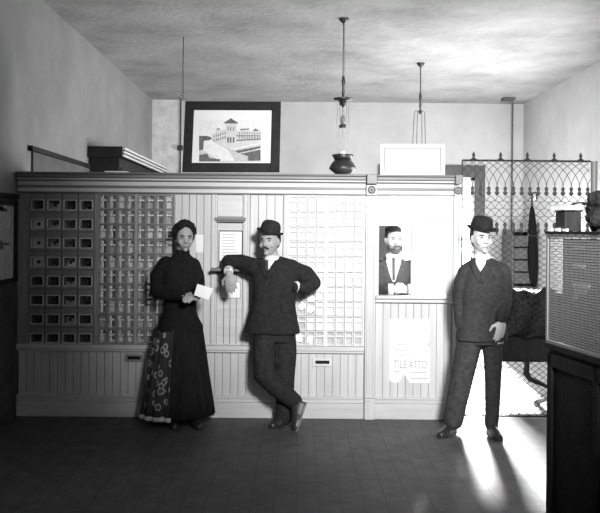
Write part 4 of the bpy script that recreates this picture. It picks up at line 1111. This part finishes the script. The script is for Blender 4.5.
HR, KR, AR = Q(471, 336), Q(461.5, 380, 0), Q(454, 421, 0)
HL, KL, AL = Q(491, 336), Q(493, 380, -.01), Q(491.5, 424, -.02)
sk.chain([HR, KR, AR], [.07, .05, .038]); sk.chain([HL, KL, AL], [.07, .05, .038])
sk.body('body', 'skin_glare', m3, .0065, 3)  # raised skin tone carries the glare on the face
face_parts(m3, T, R)
m = MB()
for q in ((0, -.045, .045, .076, .066, .07), (-.060, -.03, .02, .02, .05, .05), (.060, -.03, .02, .02, .05, .05), (0, -.07, -.02, .06, .035, .05)): m.ell(T(*q[:3]), q[3:], R)
m.body('hair', 'hair_dark', m3, .006, 3)
bowler(m3, T(0, .004, .066), R @ Matrix.Rotation(.04, 3, 'X') @ Matrix.Rotation(.10, 3, 'Y'), .90, 'felt', .142)
cm = MB()
cm.rings([ring(Q(x, y), r3, f3, hw, hd) for x, y, hw, hd in ((482.5, 258, .060, .06), (483, 261, .10, .08), (484, 266, .135, .10), (484.5, 274, .168, .118), (484, 288, .178, .125), (483, 308, .172, .125), (482, 325, .190, .13), (481.5, 340, .203, .135))])
cm.chain([SR + Vector((0, 0, -.012)), Q(462, 283), ER, WR + Vector((0, 0, .01))], [.070, .066, .060, .048]); cm.chain([SL + Vector((0, 0, -.012)), Q(504, 284), EL, WL + Vector((0, 0, .02))], [.070, .066, .060, .048]); cm.cone(SL, Q(489, 263), .062, .045); cm.cone(SR, Q(476, 263), .062, .045)
coat = cm.body('coat', 'grey_coat', m3, .009, 4)
tr_ = MB()
tr_.rings([ring(Q(x, y), r3, f3, hw, hd) for x, y, hw, hd in ((482, 318, .15, .11), (482, 332, .155, .12), (482, 344, .135, .11))])
tr_.chain([HR, Q(466, 358), KR, Q(457, 400), AR + Vector((-.004, 0, .01))], [.100, .096, .088, .084, .078]); tr_.chain([HL, Q(493, 358), KL, Q(492.5, 405, -.01), AL], [.080, .074, .064, .058, .054])
tr_.body('trousers', 'grey_trouser', m3, .009, 4)
for h_, d_ in ((Vector((AR.x + .01, YT + .06, .004)), Vector((-.55, -.8, 0))), (Vector((AL.x, YT + .04, .004)), Vector((.05, -1, 0)))):
    sm = MB(); shoe(sm, h_, d_, Vector((0, 0, 1)), .26, .044); sh = sm.body('shoe', 'shoe', m3, .006, 2); sole(sh, h_ - Vector((0, 0, .004)), d_, Vector((0, 0, 1)), .262, .046, 'shoe')
tb = bvh(coat)
patch('shirt_front', 'shirt', m3, tb, [(256, 474.5, 488), (262, 475.5, 487), (268, 477.5, 483), (271.5, 479.5, 480.5)], fall=YT - .1)
c = Q(481.8, 256.5, 0); r_, f_ = frame(0); m = MB(); m.rings([ring(c + Vector((0, -.008 * i, .019 - .019 * i)), r_, f_, .060 + .003 * i, .060 + .004 * i, 24, 2) for i in range(3)], cap=False); o = m.build('collar', 'shirt', m3, smooth=True); s_ = o.modifiers.new('solid', 'SOLIDIFY'); s_.thickness = .004
patch('lapel', 'grey_coat', m3, tb, [(257, 487, 492), (264, 485.5, 493.5), (271, 481, 489), (283, 480, 482.5)], off=.010)
patch('lapel', 'grey_coat', m3, tb, [(257, 471, 474.5), (264, 469, 476), (271, 472.5, 480), (283, 478.5, 480)], off=.010)
b = MB()
for py in (287, 299, 311): b.ell(drop(tb, 480.5, py, .002), (.008, .005, .008))
b.build('coat_buttons', 'iron', m3, smooth=True)

# ------------------------------------------------ clerk behind the window
YK = 7.62
def Q(px, py, dY=0): return P(px, py, YK + dY)
ck = empty('person', (Q(394, 420).x, YK, 0), 'bearded clerk in dark coat leaning on the sill inside the open window', 'person')
r4, f4 = frame(.10)
sk = MB(); T, R = head(sk, Q(394, 239.5, -.06), .18, .12, 0, 1.0)
sk.cone(Q(393.5, 250, -.03), Q(393, 263), .05, .058)
sk.rings([ring(Q(393, y), r4, f4, hw, hd) for y, hw, hd in ((259, .10, .06), (266, .16, .08), (285, .16, .10), (310, .15, .10), (340, .16, .10))])
SR, SL = Q(377, 267, 0), Q(410, 267, 0)
ER, WR = Q(374, 292, -.10), Q(392, 289.2, -.27)
EL, WL = Q(418, 292, -.10), Q(409, 289.2, -.27)
sk.chain([SR, ER, WR], [.05, .036, .028]); sk.chain([SL, EL, WL], [.05, .036, .028])
hand(sk, WR, Vector((1, -.1, .05)), Vector((0, -.8, .5)), 1.0, -1, .4); hand(sk, WL, Vector((-1, -.1, .0)), Vector((0, -.8, .5)), 1.0, 1, .4)
for px in (386, 402): sk.chain([Q(px, 336), Q(px, 372), Q(px, 403)], [.07, .05, .038])
sk.body('body', 'skin', ck, .007, 3)
face_parts(ck, T, R)
m = MB()
for q in ((0, -.022, .076, .080, .094, .050), (0, -.06, .02, .074, .05, .07), (-.066, -.01, .03, .016, .04, .04), (.066, -.01, .03, .016, .04, .04)): m.ell(T(*q[:3]), q[3:], R)
m.body('hair', 'hair_dark', ck, .006, 2)
m = MB()
for q in ((0, .072, -.092, .046, .034, .034), (-.052, .04, -.07, .018, .034, .038), (.052, .04, -.07, .018, .034, .038), (-.016, .102, -.050, .024, .010, .010), (.016, .102, -.050, .024, .010, .010)): m.ell(T(*q[:3]), q[3:], R)
m.body('beard', 'beard', ck, .006, 2)
cm = MB()
cm.rings([ring(Q(x, y), r4, f4, hw, hd) for x, y, hw, hd in ((393, 257, .065, .06), (393, 260, .11, .08), (393, 265, .165, .10), (393, 275, .19, .12), (393, 295, .18, .12), (393, 325, .19, .13))])
cm.chain([SR + Vector((0, 0, -.014)), ER, WR + Vector((-.03, 0, 0))], [.08, .062, .046]); cm.chain([SL + Vector((0, 0, -.014)), EL, WL + Vector((.03, 0, 0))], [.08, .062, .046])
coat = cm.body('coat', 'grey_coat', ck, .009, 4)
tr_ = MB(); tr_.rings([ring(Q(393, y), r4, f4, .165, .125) for y in (322, 342)])
for px in (385, 401): tr_.chain([Q(px, 338), Q(px, 372), Q(px, 401)], [.085, .07, .06])
tr_.body('trousers', 'grey_trouser', ck, .010, 3)
for px in (385, 401):
    hl = Vector((Q(px, 400).x, YK + .05, .004)); sm = MB(); shoe(sm, hl, Vector((0, -1, 0)), Vector((0, 0, 1)), .26, .044); sm.body('shoe', 'shoe', ck, .008, 2)
tb = bvh(coat)
patch('shirt_front', 'shirt', ck, tb, [(254, 386, 401), (262, 386.5, 401), (272, 389, 398), (282, 392.5, 395)], fall=YK - .12)
patch('necktie', 'tie', ck, tb, [(258, 392, 395), (280, 392.5, 395)], off=.012, fall=YK - .14)
for wv, d_ in ((WR, Vector((1, 0, 0))), (WL, Vector((-1, 0, 0)))):
    MB().tube([wv - d_ * .035, wv + d_ * .012], [.049, .046], 16).build('cuff', 'shirt', ck, smooth=True)

print('objects', len(COL.objects))
